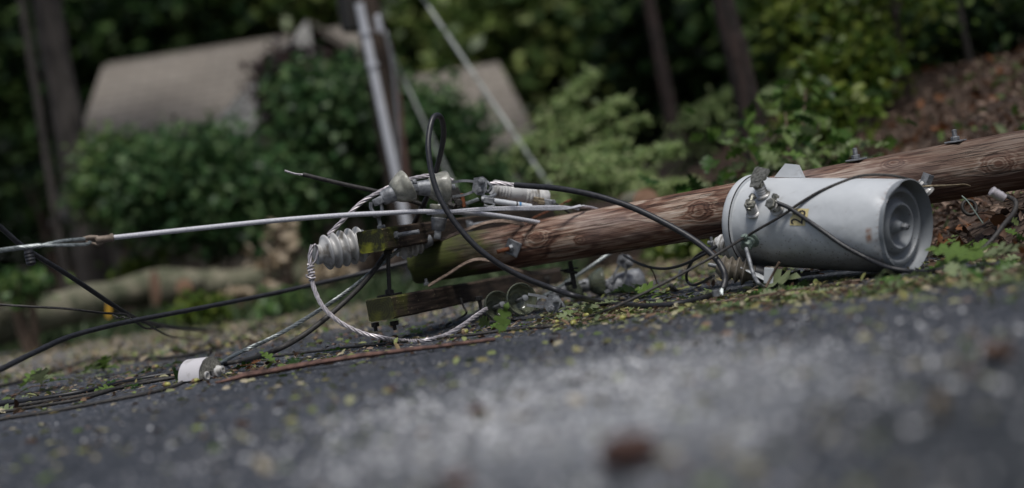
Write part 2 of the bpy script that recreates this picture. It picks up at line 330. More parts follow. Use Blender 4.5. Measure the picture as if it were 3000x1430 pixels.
def m_endgrain(name, amt):
    k = N(name); wv = k.n('ShaderNodeTexWave', wave_type='RINGS', rings_direction='SPHERICAL'); wv.inputs['Scale'].default_value = 26
    wv.inputs['Distortion'].default_value = 3.5; wv.inputs['Detail'].default_value = 3; k.l(k.co, wv.inputs['Vector'])
    col = k.ramp(wv.outputs['Fac'], [(0.1, (0.016, 0.016, 0.005)), (0.9, (0.026, 0.029, 0.007))])
    col = k.mix(k.ramp(k.noise(16, 4), [(0.50, 0.0), (0.68, amt)]), col, (0.20, 0.21, 0.014))
    return k.set(Base_Color=col, Roughness=0.9)
MT['endgrain'] = m_endgrain('mossy_end_grain', .9); MT['endgrain_dark'] = m_endgrain('rotten_end_grain', .2)
def m_tank():
    k = N('pale_grey_enamel'); g = k.n('ShaderNodeSeparateXYZ'); k.l(k.tc.outputs['UV'], g.inputs[0]); z, a = g.outputs[0], g.outputs[1]
    col = k.ramp(k.noise(5, 4), [(0.3, (0.515, 0.535, 0.55)), (0.7, (0.58, 0.60, 0.615))])
    # road dirt splashed along the underside
    low = k.ramp(k.math('MULTIPLY_ADD', k.noise(14, 5), 0.5, k.math('MULTIPLY', a, -0.9)), [(0.58, 0.0), (1.15, 0.7)])
    col = k.mix(low, col, (0.10, 0.085, 0.07))
    sp = k.n('ShaderNodeTexVoronoi'); sp.inputs['Scale'].default_value = 60; k.l(k.co, sp.inputs['Vector'])
    s1 = k.math('MULTIPLY', k.ramp(sp.outputs['Distance'], [(0.14, 1.0), (0.24, 0.0)]), k.ramp(k.math('MULTIPLY_ADD', k.noise(6, 3), 0.6, k.math('MULTIPLY', a, -0.9)), [(0.5, 0.0), (0.9, 1.0)]))
    col = k.mix(s1, col, (0.09, 0.06, 0.04))
    sc_ = k.noise(1.0, 5, k.map((3, 26, 26)), dist=0.3); col = k.mix(k.ramp(sc_, [(0.60, 0.0), (0.74, 0.3)]), col, (0.27, 0.25, 0.24))
    # rust along the base seam
    rs = k.math('MULTIPLY', k.ramp(z, [(0.0, 1.0), (0.03, 0.0)]), k.ramp(k.noise(1.0, 5, k.map((30, 12, 1), k.tc.outputs['UV'])), [(0.5, 0.0), (0.68, 0.6)]))
    col = k.mix(rs, col, (0.20, 0.09, 0.045))
    rust2 = k.math('MULTIPLY', k.ramp(k.math('ABSOLUTE', k.math('SUBTRACT', z, 0.045)), [(0.006, 1.0), (0.02, 0.0)]), k.ramp(k.math('ABSOLUTE', k.math('ADD', a, 0.22)), [(0.10, 1.0), (0.2, 0.0)]))
    col = k.mix(k.math('MULTIPLY', rust2, k.ramp(k.noise(50, 4), [(0.35, 0.2), (0.6, 0.9)])), col, (0.27, 0.13, 0.07))
    k.bump(k.noise(5, 3), 0.55, 0.02)
    return k.set(Base_Color=col, Roughness=0.38, Specular_IOR_Level=0.5)
MT['tank'] = m_tank()
def m_pan():
    k = N('grey_enamel_base'); col = k.ramp(k.noise(6, 4), [(0.3, (0.17, 0.185, 0.20)), (0.7, (0.25, 0.265, 0.28))])
    sp = k.n('ShaderNodeTexVoronoi'); sp.inputs['Scale'].default_value = 45; k.l(k.co, sp.inputs['Vector'])
    s1 = k.math('MULTIPLY', k.ramp(sp.outputs['Distance'], [(0.10, 1.0), (0.17, 0.0)]), k.ramp(k.noise(12, 2), [(0.45, 0.0), (0.55, 1.0)]))
    col = k.mix(s1, col, (0.06, 0.045, 0.035)); k.bump(k.noise(7, 3), 0.2, 0.01)
    return k.set(Base_Color=col, Roughness=0.5)
MT['pan'] = m_pan()
def m_porc(name, c, dirt, amt, gl=0.25):
    k = N(name); f = k.noise(16, 6, dist=0.4); col = k.mix(k.ramp(f, [(0.60-amt, 0.0), (0.72-amt*0.5, 0.9)]), c, dirt)
    return k.set(Base_Color=col, Roughness=k.ramp(f, [(0.5, gl), (0.7, 0.6)]), Specular_IOR_Level=0.6)
MT['porc'] = m_porc('white_porcelain', (0.62, 0.61, 0.59), (0.10, 0.08, 0.05), 0.10)
MT['porc_dirty'] = m_porc('grimy_porcelain', (0.60, 0.585, 0.565), (0.10, 0.09, 0.065), 0.15)
MT['porc_post'] = m_porc('weathered_porcelain', (0.47, 0.465, 0.455), (0.12, 0.105, 0.085), 0.09, .35); MT['porc_brown'] = m_porc('brown_glaze', (0.20, 0.175, 0.14), (0.07, 0.055, 0.04), 0.12)
MT['ceramic_skin'] = m_porc('matte_white_skin', (0.58, 0.56, 0.58), (0.36, 0.34, 0.33), 0.06, 0.6)
MT['ceramic_core'] = simple('coarse_grey_core', (0.13, 0.125, 0.10), (0.33, 0.32, 0.28), 130, 0.95, bump=0.7)
def m_glass(name, c, dirt, dm):
    k = N(name); f = k.noise(18, 6, dist=0.5)
    k.set(Base_Color=c, Roughness=0.12, Transmission_Weight=0.9, IOR=1.48)
    d = k.n('ShaderNodeBsdfPrincipled'); d.inputs['Roughness'].default_value = 0.3
    k.l(k.ramp(k.noise(30, 5), [(0.35, tuple(x*0.45 for x in dirt)), (0.65, dirt)]), d.inputs['Base Color'])
    mx = k.n('ShaderNodeMixShader'); k.l(k.ramp(f, [(0.3, max(0, dm-0.25)), (0.7, min(1, dm+0.25))]), mx.inputs[0]); k.l(k.b.outputs[0], mx.inputs[1]); k.l(d.outputs[0], mx.inputs[2]); k.l(mx.outputs[0], k.out.inputs[0])
    return k.m
MT['glass_dirty'] = m_glass('lichened_glass', (0.66, 0.69, 0.56), (0.50, 0.49, 0.42), 0.76)
MT['glass'] = m_glass('green_glass', (0.55, 0.62, 0.48), (0.16, 0.17, 0.11), 0.30)
def m_roof():
    k = N('taupe_shingles'); b = k.n('ShaderNodeTexBrick'); b.inputs['Scale'].default_value = 1; k.l(k.tc.outputs['UV'], b.inputs['Vector'])
    b.inputs['Color1'].default_value = (0.175, 0.153, 0.128, 1); b.inputs['Color2'].default_value = (0.205, 0.182, 0.155, 1); b.inputs['Mortar'].default_value = (0.13, 0.113, 0.095, 1)
    b.inputs['Brick Width'].default_value = 0.5; b.inputs['Row Height'].default_value = 0.26; b.inputs['Mortar Size'].default_value = 0.03
    c = k.mix(1.0, b.outputs['Color'], k.ramp(k.noise(0.8, 4), [(0.3, 0.8), (0.7, 1.2)]), 'MULTIPLY')
    return k.set(Base_Color=c, Roughness=0.9)
MT['roof'] = m_roof()
MT['siding'] = simple('tan_siding', (0.13, 0.11, 0.085), (0.18, 0.155, 0.12), 3, 0.7)
MT['trim'] = simple('pale_trim', (0.42, 0.41, 0.385), (0.5, 0.49, 0.46), 3, 0.6)
MT['pane'] = simple('dark_pane', (0.02, 0.022, 0.025), (0.035, 0.038, 0.04), 3, 0.1)

# ------------------------------------------------------------------ terrain
EDGE = [Vector(p) for p in ((2.5, -8), (2.05, 1.5), (1.97, 6.6), (1.8, 8.6), (1.25, 11.4), (-0.6, 14.0), (-3.6, 15.9), (-8, 17.2), (-16, 18.5), (-60, 24))]
def edge_dist(x, y):
    best = 1e9; sg = 1
    for a, b in zip(EDGE, EDGE[1:]):
        dx, dy = b.x-a.x, b.y-a.y; t = max(0, min(1, ((x-a.x)*dx+(y-a.y)*dy)/(dx*dx+dy*dy)))
        qx, qy = x-a.x-dx*t, y-a.y-dy*t; d = qx*qx+qy*qy
        if d < best: best = d; sg = -1 if dx*(y-a.y)-dy*(x-a.x) > 0 else 1
    return sg*math.sqrt(best)
def sst(a, b, x):
    t = max(0, min(1, (x-a)/(b-a))); return t*t*(3-2*t)
def terrain(x, y):
    s = edge_dist(x, y)
    if s <= 0: return -0.03
    amp = 0.32 + 1.0*sst(-0.5, 3.2, x)
    z = amp*(0.15*sst(0, 0.5, s) + 0.85*sst(0.2, 4.2, s)) + 0.03*s*sst(4, 12, s)
    return z - 0.03 + (0.10*noise.noise((x*0.8, y*0.8, 0)) + 0.035*noise.noise((x*3.1, y*3.1, 5)))*sst(0.1, 1.2, s)
xs = [-400, -160, -80, -50, -35, -25] + list(np.arange(-20, -4, 0.5)) + list(np.arange(-4, 12, 0.16)) + list(np.arange(12, 24, 0.8)) + [30, 45, 80, 160, 400]
ys = [-200, -60, -20, -8] + list(np.arange(-4, 4, 0.8)) + list(np.arange(4, 19, 0.17)) + list(np.arange(19, 40, 0.8)) + [45, 60, 90, 160, 400]
mb = MB(); nx, ny = len(xs), len(ys)
mb.V = [Vector((x, y, terrain(x, y))) for y in ys for x in xs]
mb.F = [(j*nx+i, j*nx+i+1, (j+1)*nx+i+1, (j+1)*nx+i) for j in range(ny-1) for i in range(nx-1)]
tag(obj('ground', mb, MT['soil'], smooth=180), kind='structure')
# asphalt sheet: follows the edge with a ragged border
mb = MB(); rows = []
for (a, b) in zip(EDGE, EDGE[1:]):
    n = max(2, int((b-a).length/0.25))
    for i in range(n):
        p = a.lerp(b, i/n); rows.append((p.x + 0.10*noise.noise((p.x*2, p.y*2, 3)) - 0.05, p.y + 0.1*noise.noise((p.y*2, p.x*2, 9)) - 0.04))
far = [(-60, 24), (-60, -8)]
mb.V = [Vector((x, y, 0)) for x, y in rows + far]; mb.F = [tuple(range(len(mb.V)))]
bm_ = bmesh.new(); [bm_.verts.new(v) for v in mb.V]; bm_.verts.ensure_lookup_table(); bm_.faces.new(bm_.verts)
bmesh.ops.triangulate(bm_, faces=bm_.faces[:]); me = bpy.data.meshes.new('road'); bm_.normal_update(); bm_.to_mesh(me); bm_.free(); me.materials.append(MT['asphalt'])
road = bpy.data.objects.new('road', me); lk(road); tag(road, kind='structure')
if me.polygons[0].normal.z < 0: me.flip_normals()

# ------------------------------------------------------------------ leaf clouds
DIA = (np.array([(0, 0, 0), (0.45, 0.5, 0.08), (1, 0, -0.05), (0.45, -0.5, 0.08)]), np.array([(0, 1, 2, 3)]), 4)
OVAL = (np.array([(0, 0, 0), (0.3, 0.45, 0.08), (0.72, 0.36, 0.06), (1, 0, -0.08), (0.72, -0.36, 0.06), (0.3, -0.45, 0.08)]), np.array([(0, 1, 2, 3), (0, 3, 4, 5)]), 4)
_lobe = [(0.0, 0.03), (0.14, 0.06), (0.2, 0.3), (0.3, 0.26), (0.33, 0.1), (0.42, 0.44), (0.54, 0.40), (0.55, 0.12), (0.66, 0.36), (0.76, 0.30), (0.76, 0.1), (0.9, 0.16), (1.0, 0.0)]
def oak_shape():
    V = []; Fs = []; n = len(_lobe)
    for x, y in _lobe: V.append((x, 0, -0.10*x*x))
    for s in (1, -1):
        for x, y in _lobe: V.append((x, s*y, 0.14*y - 0.10*x*x + 0.03*math.sin(x*17)))
    for si in (1, 2):
        for i in range(n-1):
            a, b, c, d = i, i+1, si*n+i+1, si*n+i
            Fs.append((a, b, c, d) if si == 2 else (a, d, c, b))
    return np.array(V), np.array(Fs), 4
OAK = oak_shape()
def leaves(name, cen, dirs, nrm, L, Wr, shape, m, parent=None, at=None):
    T, Fs, k = shape; cen = np.asarray(cen, float); n = len(cen)
    d = dirs/np.linalg.norm(dirs, axis=1, keepdims=True)
    s = np.cross(nrm, d); s /= (np.linalg.norm(s, axis=1, keepdims=True)+1e-9); u = np.cross(d, s)
    L = np.broadcast_to(np.asarray(L, float), (n,))[:, None, None]
    V = cen[:, None, :] + L*(T[None, :, 0:1]*d[:, None, :] + Wr*T[None, :, 1:2]*s[:, None, :] + T[None, :, 2:3]*u[:, None, :])
    FF = (np.arange(n)[:, None, None]*len(T) + Fs[None]).reshape(-1, k)
    return npobj(name, V.reshape(-1, 3), FF, k, m, parent, at)
RG = np.random.default_rng(5)
def rdir(n, zb=0.0, zs=1.0):
    d = RG.normal(size=(n, 3)); d[:, 2] = d[:, 2]*zs + zb; return d/np.linalg.norm(d, axis=1, keepdims=True)
def cloud(c, rx, ry, rz, nclump, per, cr, hollow=0.55, bottom=-1.0):
    """leaf positions: clumps near an ellipsoid's shell and through it, with gaps"""
    cl = []
    while len(cl) < nclump:
        q = RG.normal(size=3); q /= np.linalg.norm(q); q *= (hollow + (1-hollow)*RG.random())*(0.82+0.3*RG.random())
        if q[2] < bottom: continue
        if noise.noise((q[0]*2.1+c[0], q[1]*2.1+c[1], q[2]*2.1)) < -0.22: continue
        cl.append((c[0]+q[0]*rx, c[1]+q[1]*ry, c[2]+q[2]*rz))
    cl = np.array(cl); pts = np.repeat(cl, per, axis=0) + RG.normal(size=(nclump*per, 3))*np.array((cr, cr, cr*0.55))
    return pts
def crown(parent, pts, L, m, Wr=0.62, shape=DIA, name='crown', droop=-0.25, up=1.5):
    n = len(pts)
    return leaves(name, pts, rdir(n, droop, 0.7), rdir(n, up, 1.0) + np.array((0, -.45, 0)), L*(0.6+0.8*RG.random(n)), Wr, shape, m, parent)
def limbs(mbx, base, tips, r0):
    for t in tips:
        b = Vector(base); t = Vector(t); mid = b.lerp(t, 0.5) + Vector((R.uniform(-.15, .15), R.uniform(-.15, .15), R.uniform(0, .3)))*(t-b).length*0.4
        mbx.tube(cat([b, mid, t], 5), lambda q: r0*(1-0.8*q), 6)
def trunk_obj(parent, pts, r0, r1, m, n=14, flare=0.3, name='trunk', tips=(), nb=3):
    q = cat(pts, 8); mbx = MB(); k = len(q)
    mbx.tube(q, lambda t: (r0+(r1-r0)*t)*(1+flare*math.exp(-t*18)), n)
    for v in mbx.V: v += Vector((noise.noise(v*2.5), noise.noise(v*2.5+Vector((9, 0, 0))), 0))*r0*0.12
    if tips: limbs(mbx, q[int(len(q)*0.75)], tips, r1*0.7)
    return obj(name, mbx, m, parent, smooth=180)
def gz(p): return Vector((p.x, p.y, terrain(p.x, p.y)))
def tree(name, label, px0, px1, d, rpx, m, leaf, crown_c, crown_r, nclump, per, L, group=None, cr=0.35, flare=0.3):
    """px0: foot pixel, px1: pixel of the trunk's top in the photo; the trunk goes on up into the crown"""
    a = P(*px0, d); b = P(*px1, d); foot = gz(a); foot.x = a.x; foot.y = a.y
    top = b + (b-a).normalized()*2.5; s = d/F
    t = thing(name, label, 'tree', foot, group)
    cx = top if crown_c is None else crown_c
    tips = [Vector(cx)+Vector((R.uniform(-.7, .7)*crown_r[0], R.uniform(-.7, .7)*crown_r[1], R.uniform(-.4, .5)*crown_r[2])) for _ in range(5)]
    trunk_obj(t, [foot-Vector((0, 0, .1)), a.lerp(b, .3) if a.z > foot.z else foot.lerp(b, .3), a.lerp(b, .7), b, top], rpx*s, rpx*s*0.72, m, flare=flare, tips=tips)
    crown(t, cloud(cx, *crown_r, nclump, per, cr), L, leaf)
    return t

# ------------------------------------------------------------------ background: trees and shrubs
tree('oak_tree', 'massive grey-barked oak trunk rising at the left edge behind the mossy fallen log', (300, 905), (135, 0), 18.5, 52, MT['bark'], MT['l_dark'], P(40, -800, 19.5), (2.4, 2.2, 1.6), 120, 26, 0.26, 'tall trees of the dark wood')
tree('slender_tree', 'slender pale trunk growing close against the left side of the massive oak', (205, 880), (62, 0), 17.6, 13, MT['bark'], MT['l_dark'], P(-160, -700, 18), (1.4, 1.4, 1.0), 60, 22, 0.2, 'tall trees of the dark wood')
tree('red_trunk_tree', 'dark thick red-brown trunk leaning left above the leafy fallen branch', (2222, 430), (2118, 0), 13.2, 40, MT['bark_red'], MT['l_dark'], P(2000, -900, 15), (1.8, 1.6, 1.0), 80, 24, 0.2, 'tall trees of the dark wood')
tree('thin_red_tree', 'thinner reddish trunk standing midway between the guy wire and the thick dark trunk', (1990, 470), (1900, 0), 19, 22, MT['bark_red'], MT['l_dark'], P(1850, -900, 19.5), (2.0, 1.8, 1.2), 90, 24, 0.22, 'tall trees of the dark wood')
tree('bank_tree', 'pale slim trunk at the far top right of the brown leafy bank', (2850, 215), (2800, -20), 14.5, 11, MT['bark'], MT['l_mid'], P(2790, -420, 15), (1.5, 1.5, 0.6), 70, 24, 0.16, 'tall trees of the dark wood')
tree('bank_sapling', 'thin dark sapling trunk on the bank crest left of the pale slim trunk', (2662, 270), (2625, 60), 13.0, 8, MT['bark_red'], MT['l_yel'], P(2600, -60, 13.4), (0.9, 0.9, 0.4), 40, 22, 0.12, 'tall trees of the dark wood')
# far wood behind everything: reads as one mass
n = 36000; fx = RG.uniform(-24, 30, n); fy = RG.uniform(33, 44, n); fz = RG.random(n)**0.8*15 - 0.3
pts = np.stack([fx, fy, fz], 1); keep = np.array([noise.noise((p[0]*.35, p[1]*.35, p[2]*.4)) > -0.62 for p in pts]); pts = pts[keep]
fo = leaves('far_wood', pts, rdir(len(pts), -.2, .7), rdir(len(pts), 1.0, 1.0), 0.75*(0.6+.8*RG.random(len(pts))), 0.7, DIA, MT['l_dark'])
tag(fo, 'dark green wood closing the view behind the house', 'wood', kind='stuff')
def shrub(name, label, px, py, d, wpx, hpx, leaf, nclump, per, L, cr=0.16, depth=0.8, group=None, shape=DIA, cat_='shrub', bottom=-1.0, hollow=0.5, Wr=0.62, squash=1.0):
    """px,py: centre of the crown in the photo; wpx,hpx: its size there"""
    c = P(px, py, d); s = d/F; foot = gz(c)
    t = thing(name, label, cat_, foot, group); mbx = MB()
    for i in range(6):
        e = c + Vector((R.uniform(-.35, .35)*wpx*s, R.uniform(-.3, .3)*wpx*s*depth, R.uniform(-.1, .35)*hpx*s))
        mbx.tube(cat([foot+Vector((R.uniform(-.08, .08), R.uniform(-.08, .08), -.05)), foot.lerp(e, .5)+Vector((R.uniform(-.1, .1), 0, .05)), e], 5), lambda q: 0.035*(1-.75*q), 6)
    obj('stems', mbx, MT['twig'], t, smooth=180)
    crown(t, cloud(c, wpx*s/2, wpx*s/2*depth, hpx*s/2, nclump, per, cr, hollow, bottom), L, leaf, Wr, shape, 'foliage')
    return t
shrub('holly_tree', 'broad dense dark evergreen behind the upright pole, in the middle of the photo', 1030, 410, 17.2, 480, 480, MT['l_holly'], 290, 34, 0.13, 0.22, 0.7, cat_='tree')
shrub('purple_tree', 'purple-brown leaved small tree covering the house gable', 855, 265, 18.6, 100, 260, MT['l_purple'], 120, 34, 0.12, 0.18, 0.7, cat_='tree')
shrub('evergreen_shrub', 'rounded dark green shrub between the house roof and the white guy rod', 570, 540, 16.8, 430, 330, MT['l_holly'], 230, 32, 0.12, 0.2, 0.7, group='shrubs in front of the house')
shrub('evergreen_shrub', 'paler green shrub with a few yellow leaves right beside the massive oak', 345, 520, 17.6, 200, 270, MT['l_mid'], 120, 30, 0.12, 0.18, 0.7, group='shrubs in front of the house')
shrub('evergreen_shrub', 'low dark shrub left of the post insulator, behind the cut log', 760, 600, 16.6, 420, 330, MT['l_holly'], 170, 32, 0.11, 0.2, 0.7, group='shrubs in front of the house')
shrub('evergreen_shrub', 'dark shrub at the foot of the broad evergreen, behind the wire loop', 1305, 460, 17.0, 230, 400, MT['l_holly'], 170, 32, 0.11, 0.2, 0.7, group='shrubs in front of the house')
shrub('evergreen_shrub', 'dark evergreen shrub under the right end of the house roof', 1400, 560, 18.2, 150, 130, MT['l_holly'], 100, 32, 0.11, 0.2, 0.7, group='shrubs in front of the house')
def tiers(name, label, d, foot_px, sprays, leaf, L, group):
    """each spray: (root px, tip px, half width px): a flat drooping fan of small leaves along a bough"""
    foot = gz(P(*foot_px, d)); t = thing(name, label, 'shrub', foot, group); mbx = MB(); allp = []; s = d/F
    for (x0, y0, x1, y1, hw, k) in sprays:
        dd = d+R.uniform(-.5, .5); a, b = P(x0, y0, dd), P(x1, y1, dd+R.uniform(-.3, .3))
        mbx.tube(cat([foot-Vector((0, 0, .05)), foot.lerp(a, .6)+Vector((0, 0, .1)), a, b], 5), lambda q: 0.028*(1-.8*q), 6)
        n = k*24; u = RG.random(n)**.8; w_ = hw*s*(1-.75*u)*(.55+.5*np.sin(u*23+x0))
        q = np.array(a)[None]*(1-u[:, None])+np.array(b)[None]*u[:, None]
        q = q + np.stack([RG.normal(size=n)*w_*.7, RG.normal(size=n)*w_*1.6, RG.normal(size=n)*w_*.34], 1); q[:, 2] -= .25*np.abs(q[:, 1]-a.y)*RG.random(n); allp.append(q)
    obj('stems', mbx, MT['twig'], t, smooth=180); crown(t, np.concatenate(allp), L, leaf, .5, DIA, 'foliage', -.2, 4.0); return t
tiers('layered_maple', 'feathery light green maple in rising sprays beside the right house roof', 14.2, (1620, 640), [(1600, 350, 1740, 212, 55, 24), (1560, 420, 1700, 320, 70, 22), (1600, 420, 1830, 285, 52, 22), (1740, 410, 1890, 335, 45, 18), (1560, 520, 1700, 430, 75, 22), (1500, 470, 1600, 380, 60, 18)], MT['l_fern'], 0.085, 'pale green shrubs behind the pole')
tiers('layered_maple', 'feathery green maple spreading low just above the middle of the fallen pole', 12.6, (1740, 680), [(1640, 500, 1985, 430, 60, 36), (1600, 570, 1900, 500, 60, 30), (1700, 560, 2040, 530, 60, 26), (1560, 600, 1760, 540, 50, 18), (1640, 470, 1830, 415, 45, 18)], MT['l_fern'], 0.085, 'pale green shrubs behind the pole')
tiers('layered_maple', 'soft bluish-green shrub between the thin red trunk and the thick dark trunk', 15.5, (2080, 600), [(1980, 370, 2160, 260, 60, 22), (2000, 440, 2180, 330, 60, 22), (2200, 330, 2340, 200, 60, 20), (2000, 500, 2140, 420, 60, 16)], MT['l_fern'], 0.10, 'pale green shrubs behind the pole')
shrub('yellow_green_tree', 'yellow-green leaved young tree right of the thick dark trunk', 2400, 60, 15.5, 320, 240, MT['l_yel'], 70, 26, 0.14, 0.2, 0.8, cat_='tree', hollow=.3)
shrub('yellow_green_tree', 'yellow-green sapling leaning over the bank beside the thin dark trunk', 2500, 200, 13.0, 210, 150, MT['l_yel'], 50, 26, 0.10, 0.2, 0.8, cat_='tree', hollow=.3)
shrub('dark_bush', 'dark bush on top of the bank behind the pale slim trunk', 2890, 110, 15.5, 480, 190, MT['l_dark'], 150, 28, 0.14, 0.25, 0.7, hollow=.3)
for i, (px, py, d, wp, hp, lf, lab) in enumerate([
    (60, 200, 31, 520, 1000, 'l_dark', 'dark tree mass standing behind the massive oak at the far left'),
    (520, 60, 31, 760, 500, 'l_dark', 'dark tree crown rising behind the left end of the house ridge'),
    (900, -40, 31, 620, 360, 'l_wood', 'green tree crown above the middle of the house ridge'),
    (1290, 60, 30, 520, 460, 'l_wood', 'green tree crown just right of the upright pole top'),
    (1620, 120, 27, 640, 520, 'l_wood', 'green tree crown rising above the feathery maple'),
    (1780, 180, 28, 560, 640, 'l_dark', 'deep green tree behind the thin red trunk'),
    (2080, 90, 24, 640, 560, 'l_dark', 'dark tree behind the thick leaning trunk'),
    (2480, 40, 22, 760, 520, 'l_mid', 'dark tree behind the yellow-green saplings'),
    (2900, 0, 23, 720, 480, 'l_dark', 'dark tree filling the top right corner')]):
    c = P(px, py, d); s = d/F; foot = gz(c); t = thing('woodland_tree', lab, 'tree', foot, 'trees of the wood behind')
    trunk_obj(t, [foot-Vector((0, 0, .2)), foot.lerp(c, .5), c], .22, .10, MT['bark_red'], 8)
    crown(t, cloud(c, wp*s/2, wp*s/3, hp*s/2, 210, 26, .42, .35), 0.34, MT[lf])
for i, (px, py, d, wp, hp, lf, lab) in enumerate([
    (60, 850, 13.5, 190, 120, 'l_mid', 'bright green weed clump at the left edge below the wires'),
    (440, 770, 17.0, 200, 90, 'l_yel', 'bright green weeds behind the orange cut end of the log'),
    (600, 905, 13.6, 150, 40, 'l_yel', 'low yellowish-green weeds in front of the thick pale log'),
    (860, 880, 13.2, 170, 50, 'l_mid', 'low green weeds in front of the right end of the thick log'),
    (150, 600, 20, 320, 420, 'l_dark', 'dark undergrowth in deep shade left of the oak'),
    (2000, 735, 11.8, 200, 70, 'l_yel', 'low green plant seen beneath the fallen pole'),
    (2075, 700, 11.4, 130, 60, 'l_yel', 'low yellowish plant under the pole beside the transformer')]):
    shrub('weed_clump', lab, px, py, d, wp, hp, MT[lf], 16, 22, 0.11, 0.10, .8, 'low plants along the road edge', cat_='plant')

# ------------------------------------------------------------------ house
HD = 25.5
hb = gz(P(800, 600, HD)); house = thing('house', 'low house with taupe shingle roof half hidden by the evergreens', 'house', hb)
def quad_uv(name, pts, m, parent, us=1.0):
    mbx = MB(); a, b, c, d = [Vector(p) for p in pts]; nrm = (b-a).cross(d-a).normalized()
    V = [a, b, c, d] + [q - nrm*0.12 for q in (a, b, c, d)]
    mbx.add(V, [(0, 1, 2, 3), (7, 6, 5, 4), (0, 4, 5, 1), (1, 5, 6, 2), (2, 6, 7, 3), (3, 7, 4, 0)])
    o = obj(name, mbx, m, parent, smooth=0); uvl = o.data.uv_layers.new(name='uv'); U = (b-a).normalized(); W_ = nrm.cross(U)
    for lp in o.data.loops:
        p = V[lp.vertex_index]-a; uvl.data[lp.index].uv = (p.dot(U), p.dot(W_))
    return o
rl = P(300, 195, HD); rr = P(1060, 55, HD); rr.y = rl.y; rr.z = rl.z
down = Vector((0.0, -4.4, -2.9))
quad_uv('roof', (rl+down, rr+down+Vector((1.2, 0, 0)), rr, rl), MT['roof'], house)
quad_uv('roof', (rr+Vector((0, .25, 0)), rl+Vector((0, .25, 0)), rl+Vector((0, 4.6, -2.9)), rr+Vector((0, 4.6, -2.9))), MT['roof'], house)
ap = P(905, 62, HD-3.6)                                    # front gable
gl = P(612, 385, HD-3.6); gl.y = ap.y; gr = ap + Vector((ap.x-gl.x, 0, gl.z-ap.z)); bk = Vector((0, 3.6, 0))
quad_uv('roof', (gl, ap, ap+bk, gl+bk), MT['roof'], house); quad_uv('roof', (ap+Vector((.05, 0, 0)), gr, gr+bk, ap+bk+Vector((.05, 0, 0))), MT['roof'], house)
mbx = MB(); pr = Vector((0, -.06, 0)); wd = Vector((0.50, 0, -0.36))*0.85
mbx.add([gl+pr, ap+pr, ap+pr+Vector((0, 0, -.6)), gl+pr+wd, gl+pr*3, ap+pr*3, ap+pr*3+Vector((0, 0, -.6)), gl+pr*3+wd], [(0, 3, 2, 1), (4, 5, 6, 7), (0, 1, 5, 4), (3, 7, 6, 2), (0, 4, 7, 3)])
obj('fascia', mbx, MT['trim'], house, smooth=0)
mbx = MB(); mbx.add([gl+Vector((.5, .02, -.4)), gr+Vector((-.5, .02, -.4)), ap+Vector((0, .02, -.5)), gl+Vector((.5, .4, -.4)), gr+Vector((-.5, .4, -.4)), ap+Vector((0, .4, -.5)), Vector((gl.x+.5, gl.y+.02, hb.z-.3)), Vector((gr.x-.5, gl.y+.02, hb.z-.3))], [(0, 1, 2), (5, 4, 3), (0, 6, 7, 1)])
obj('gable_wall', mbx, MT['siding'], house, smooth=0)
mbx = MB(); wy = rl.y-3.9; zt = rl.z-2.75; mbx.box(Matrix.Translation(((rl.x+rr.x)/2+.3, wy+3.8, (zt+hb.z-.4)/2)), rr.x-rl.x+.4, 7.6, zt-hb.z+.4)
obj('wall', mbx, MT['siding'], house, smooth=0)
e0 = P(1345, 200, HD-1); e1 = P(1458, 170, HD-1); dn = P(1585, 410, HD-4)-e1; e1.z = e0.z
quad_uv('roof', (e0+dn+Vector((-1.6, 0, 0)), e1+dn, e1, e0+Vector((-1.2, 0, 0))), MT['roof'], house)
mbx = MB(); zt = e1.z-2.3; mbx.box(Matrix.Translation((e1.x-1.0, e1.y-.9, (zt+hb.z-.4)/2)), 2.6, 3.6, zt-hb.z+.4); obj('wall', mbx, MT['siding'], house, smooth=0)

# ------------------------------------------------------------------ upright pole with conduit, guy wires
UD = 15.4
f0 = gz(P(1205, 720, UD)); tp = P(1062, -60, UD); t = thing('upright_pole', 'dark upright utility pole standing in front of the broad evergreen', 'pole', f0)
mbx = MB(); mbx.tube(cat([f0-Vector((0, 0, .2)), f0.lerp(tp, .5), tp, tp+(tp-f0)*.35], 6), lambda q: .16-.03*q, 16); obj('shaft', mbx, MT['oldpole'], t, smooth=180)
tow = Vector((0, -.2, 0))
mbx = MB(); q0 = P(1192, 665, UD-.25); q1 = P(1052, 10, UD-.25); mbx.tube([q0, q1], .048, 12); mbx.tube([q0.lerp(q1, .715), q0.lerp(q1, .73)], .066, 12); mbx.tube([q0.lerp(q1, .86), q0.lerp(q1, .875)], .066, 12); obj('conduit', mbx, MT['conduit'], t, smooth=40)
mbx = MB(); mbx.tube(cat([P(1172, 640, UD-.2), P(1166, 400, UD-.2), P(1152, 200, UD-.2), P(1128, 90, UD-.2)], 5), .02, 8); obj('cable_guard', mbx, MT['galv'], t, smooth=180)
mbx = MB(); mbx.box(frame_m(P(1110, 70, UD-.28), tp-f0), .06, .07, .2, .02); obj('meter_box', mbx, MT['conduit'], t)
mbx = MB(); mbx.box(frame_m(P(1028, 32, UD-.05), tp-f0), .22, .2, .45, .02); obj('junction_box', mbx, MT['darkiron'], t)
mbx = MB(); mbx.ribbon([P(1196, 600, UD-.18), P(1170, 300, UD-.18), P(1140, 130, UD-.18)], .05, .02, (1, 0, 0)); obj('moulding', mbx, MT['bark_strip'], t)
def guy(label, a, b, segs, r):
    t = thing('guy_wire', label, 'guy wire', b, 'guy wires of the upright pole')
    mbx = MB(); mbx.tube([a + (a-b)*.4, b], .008, 6); obj('wire', mbx, MT['steel'], t)
    for s0, s1 in segs:
        mbx = MB(); mbx.tube([a.lerp(b, s0), a.lerp(b, s1)], r, 10); obj('guard_sleeve', mbx, MT['guyguard'], t)
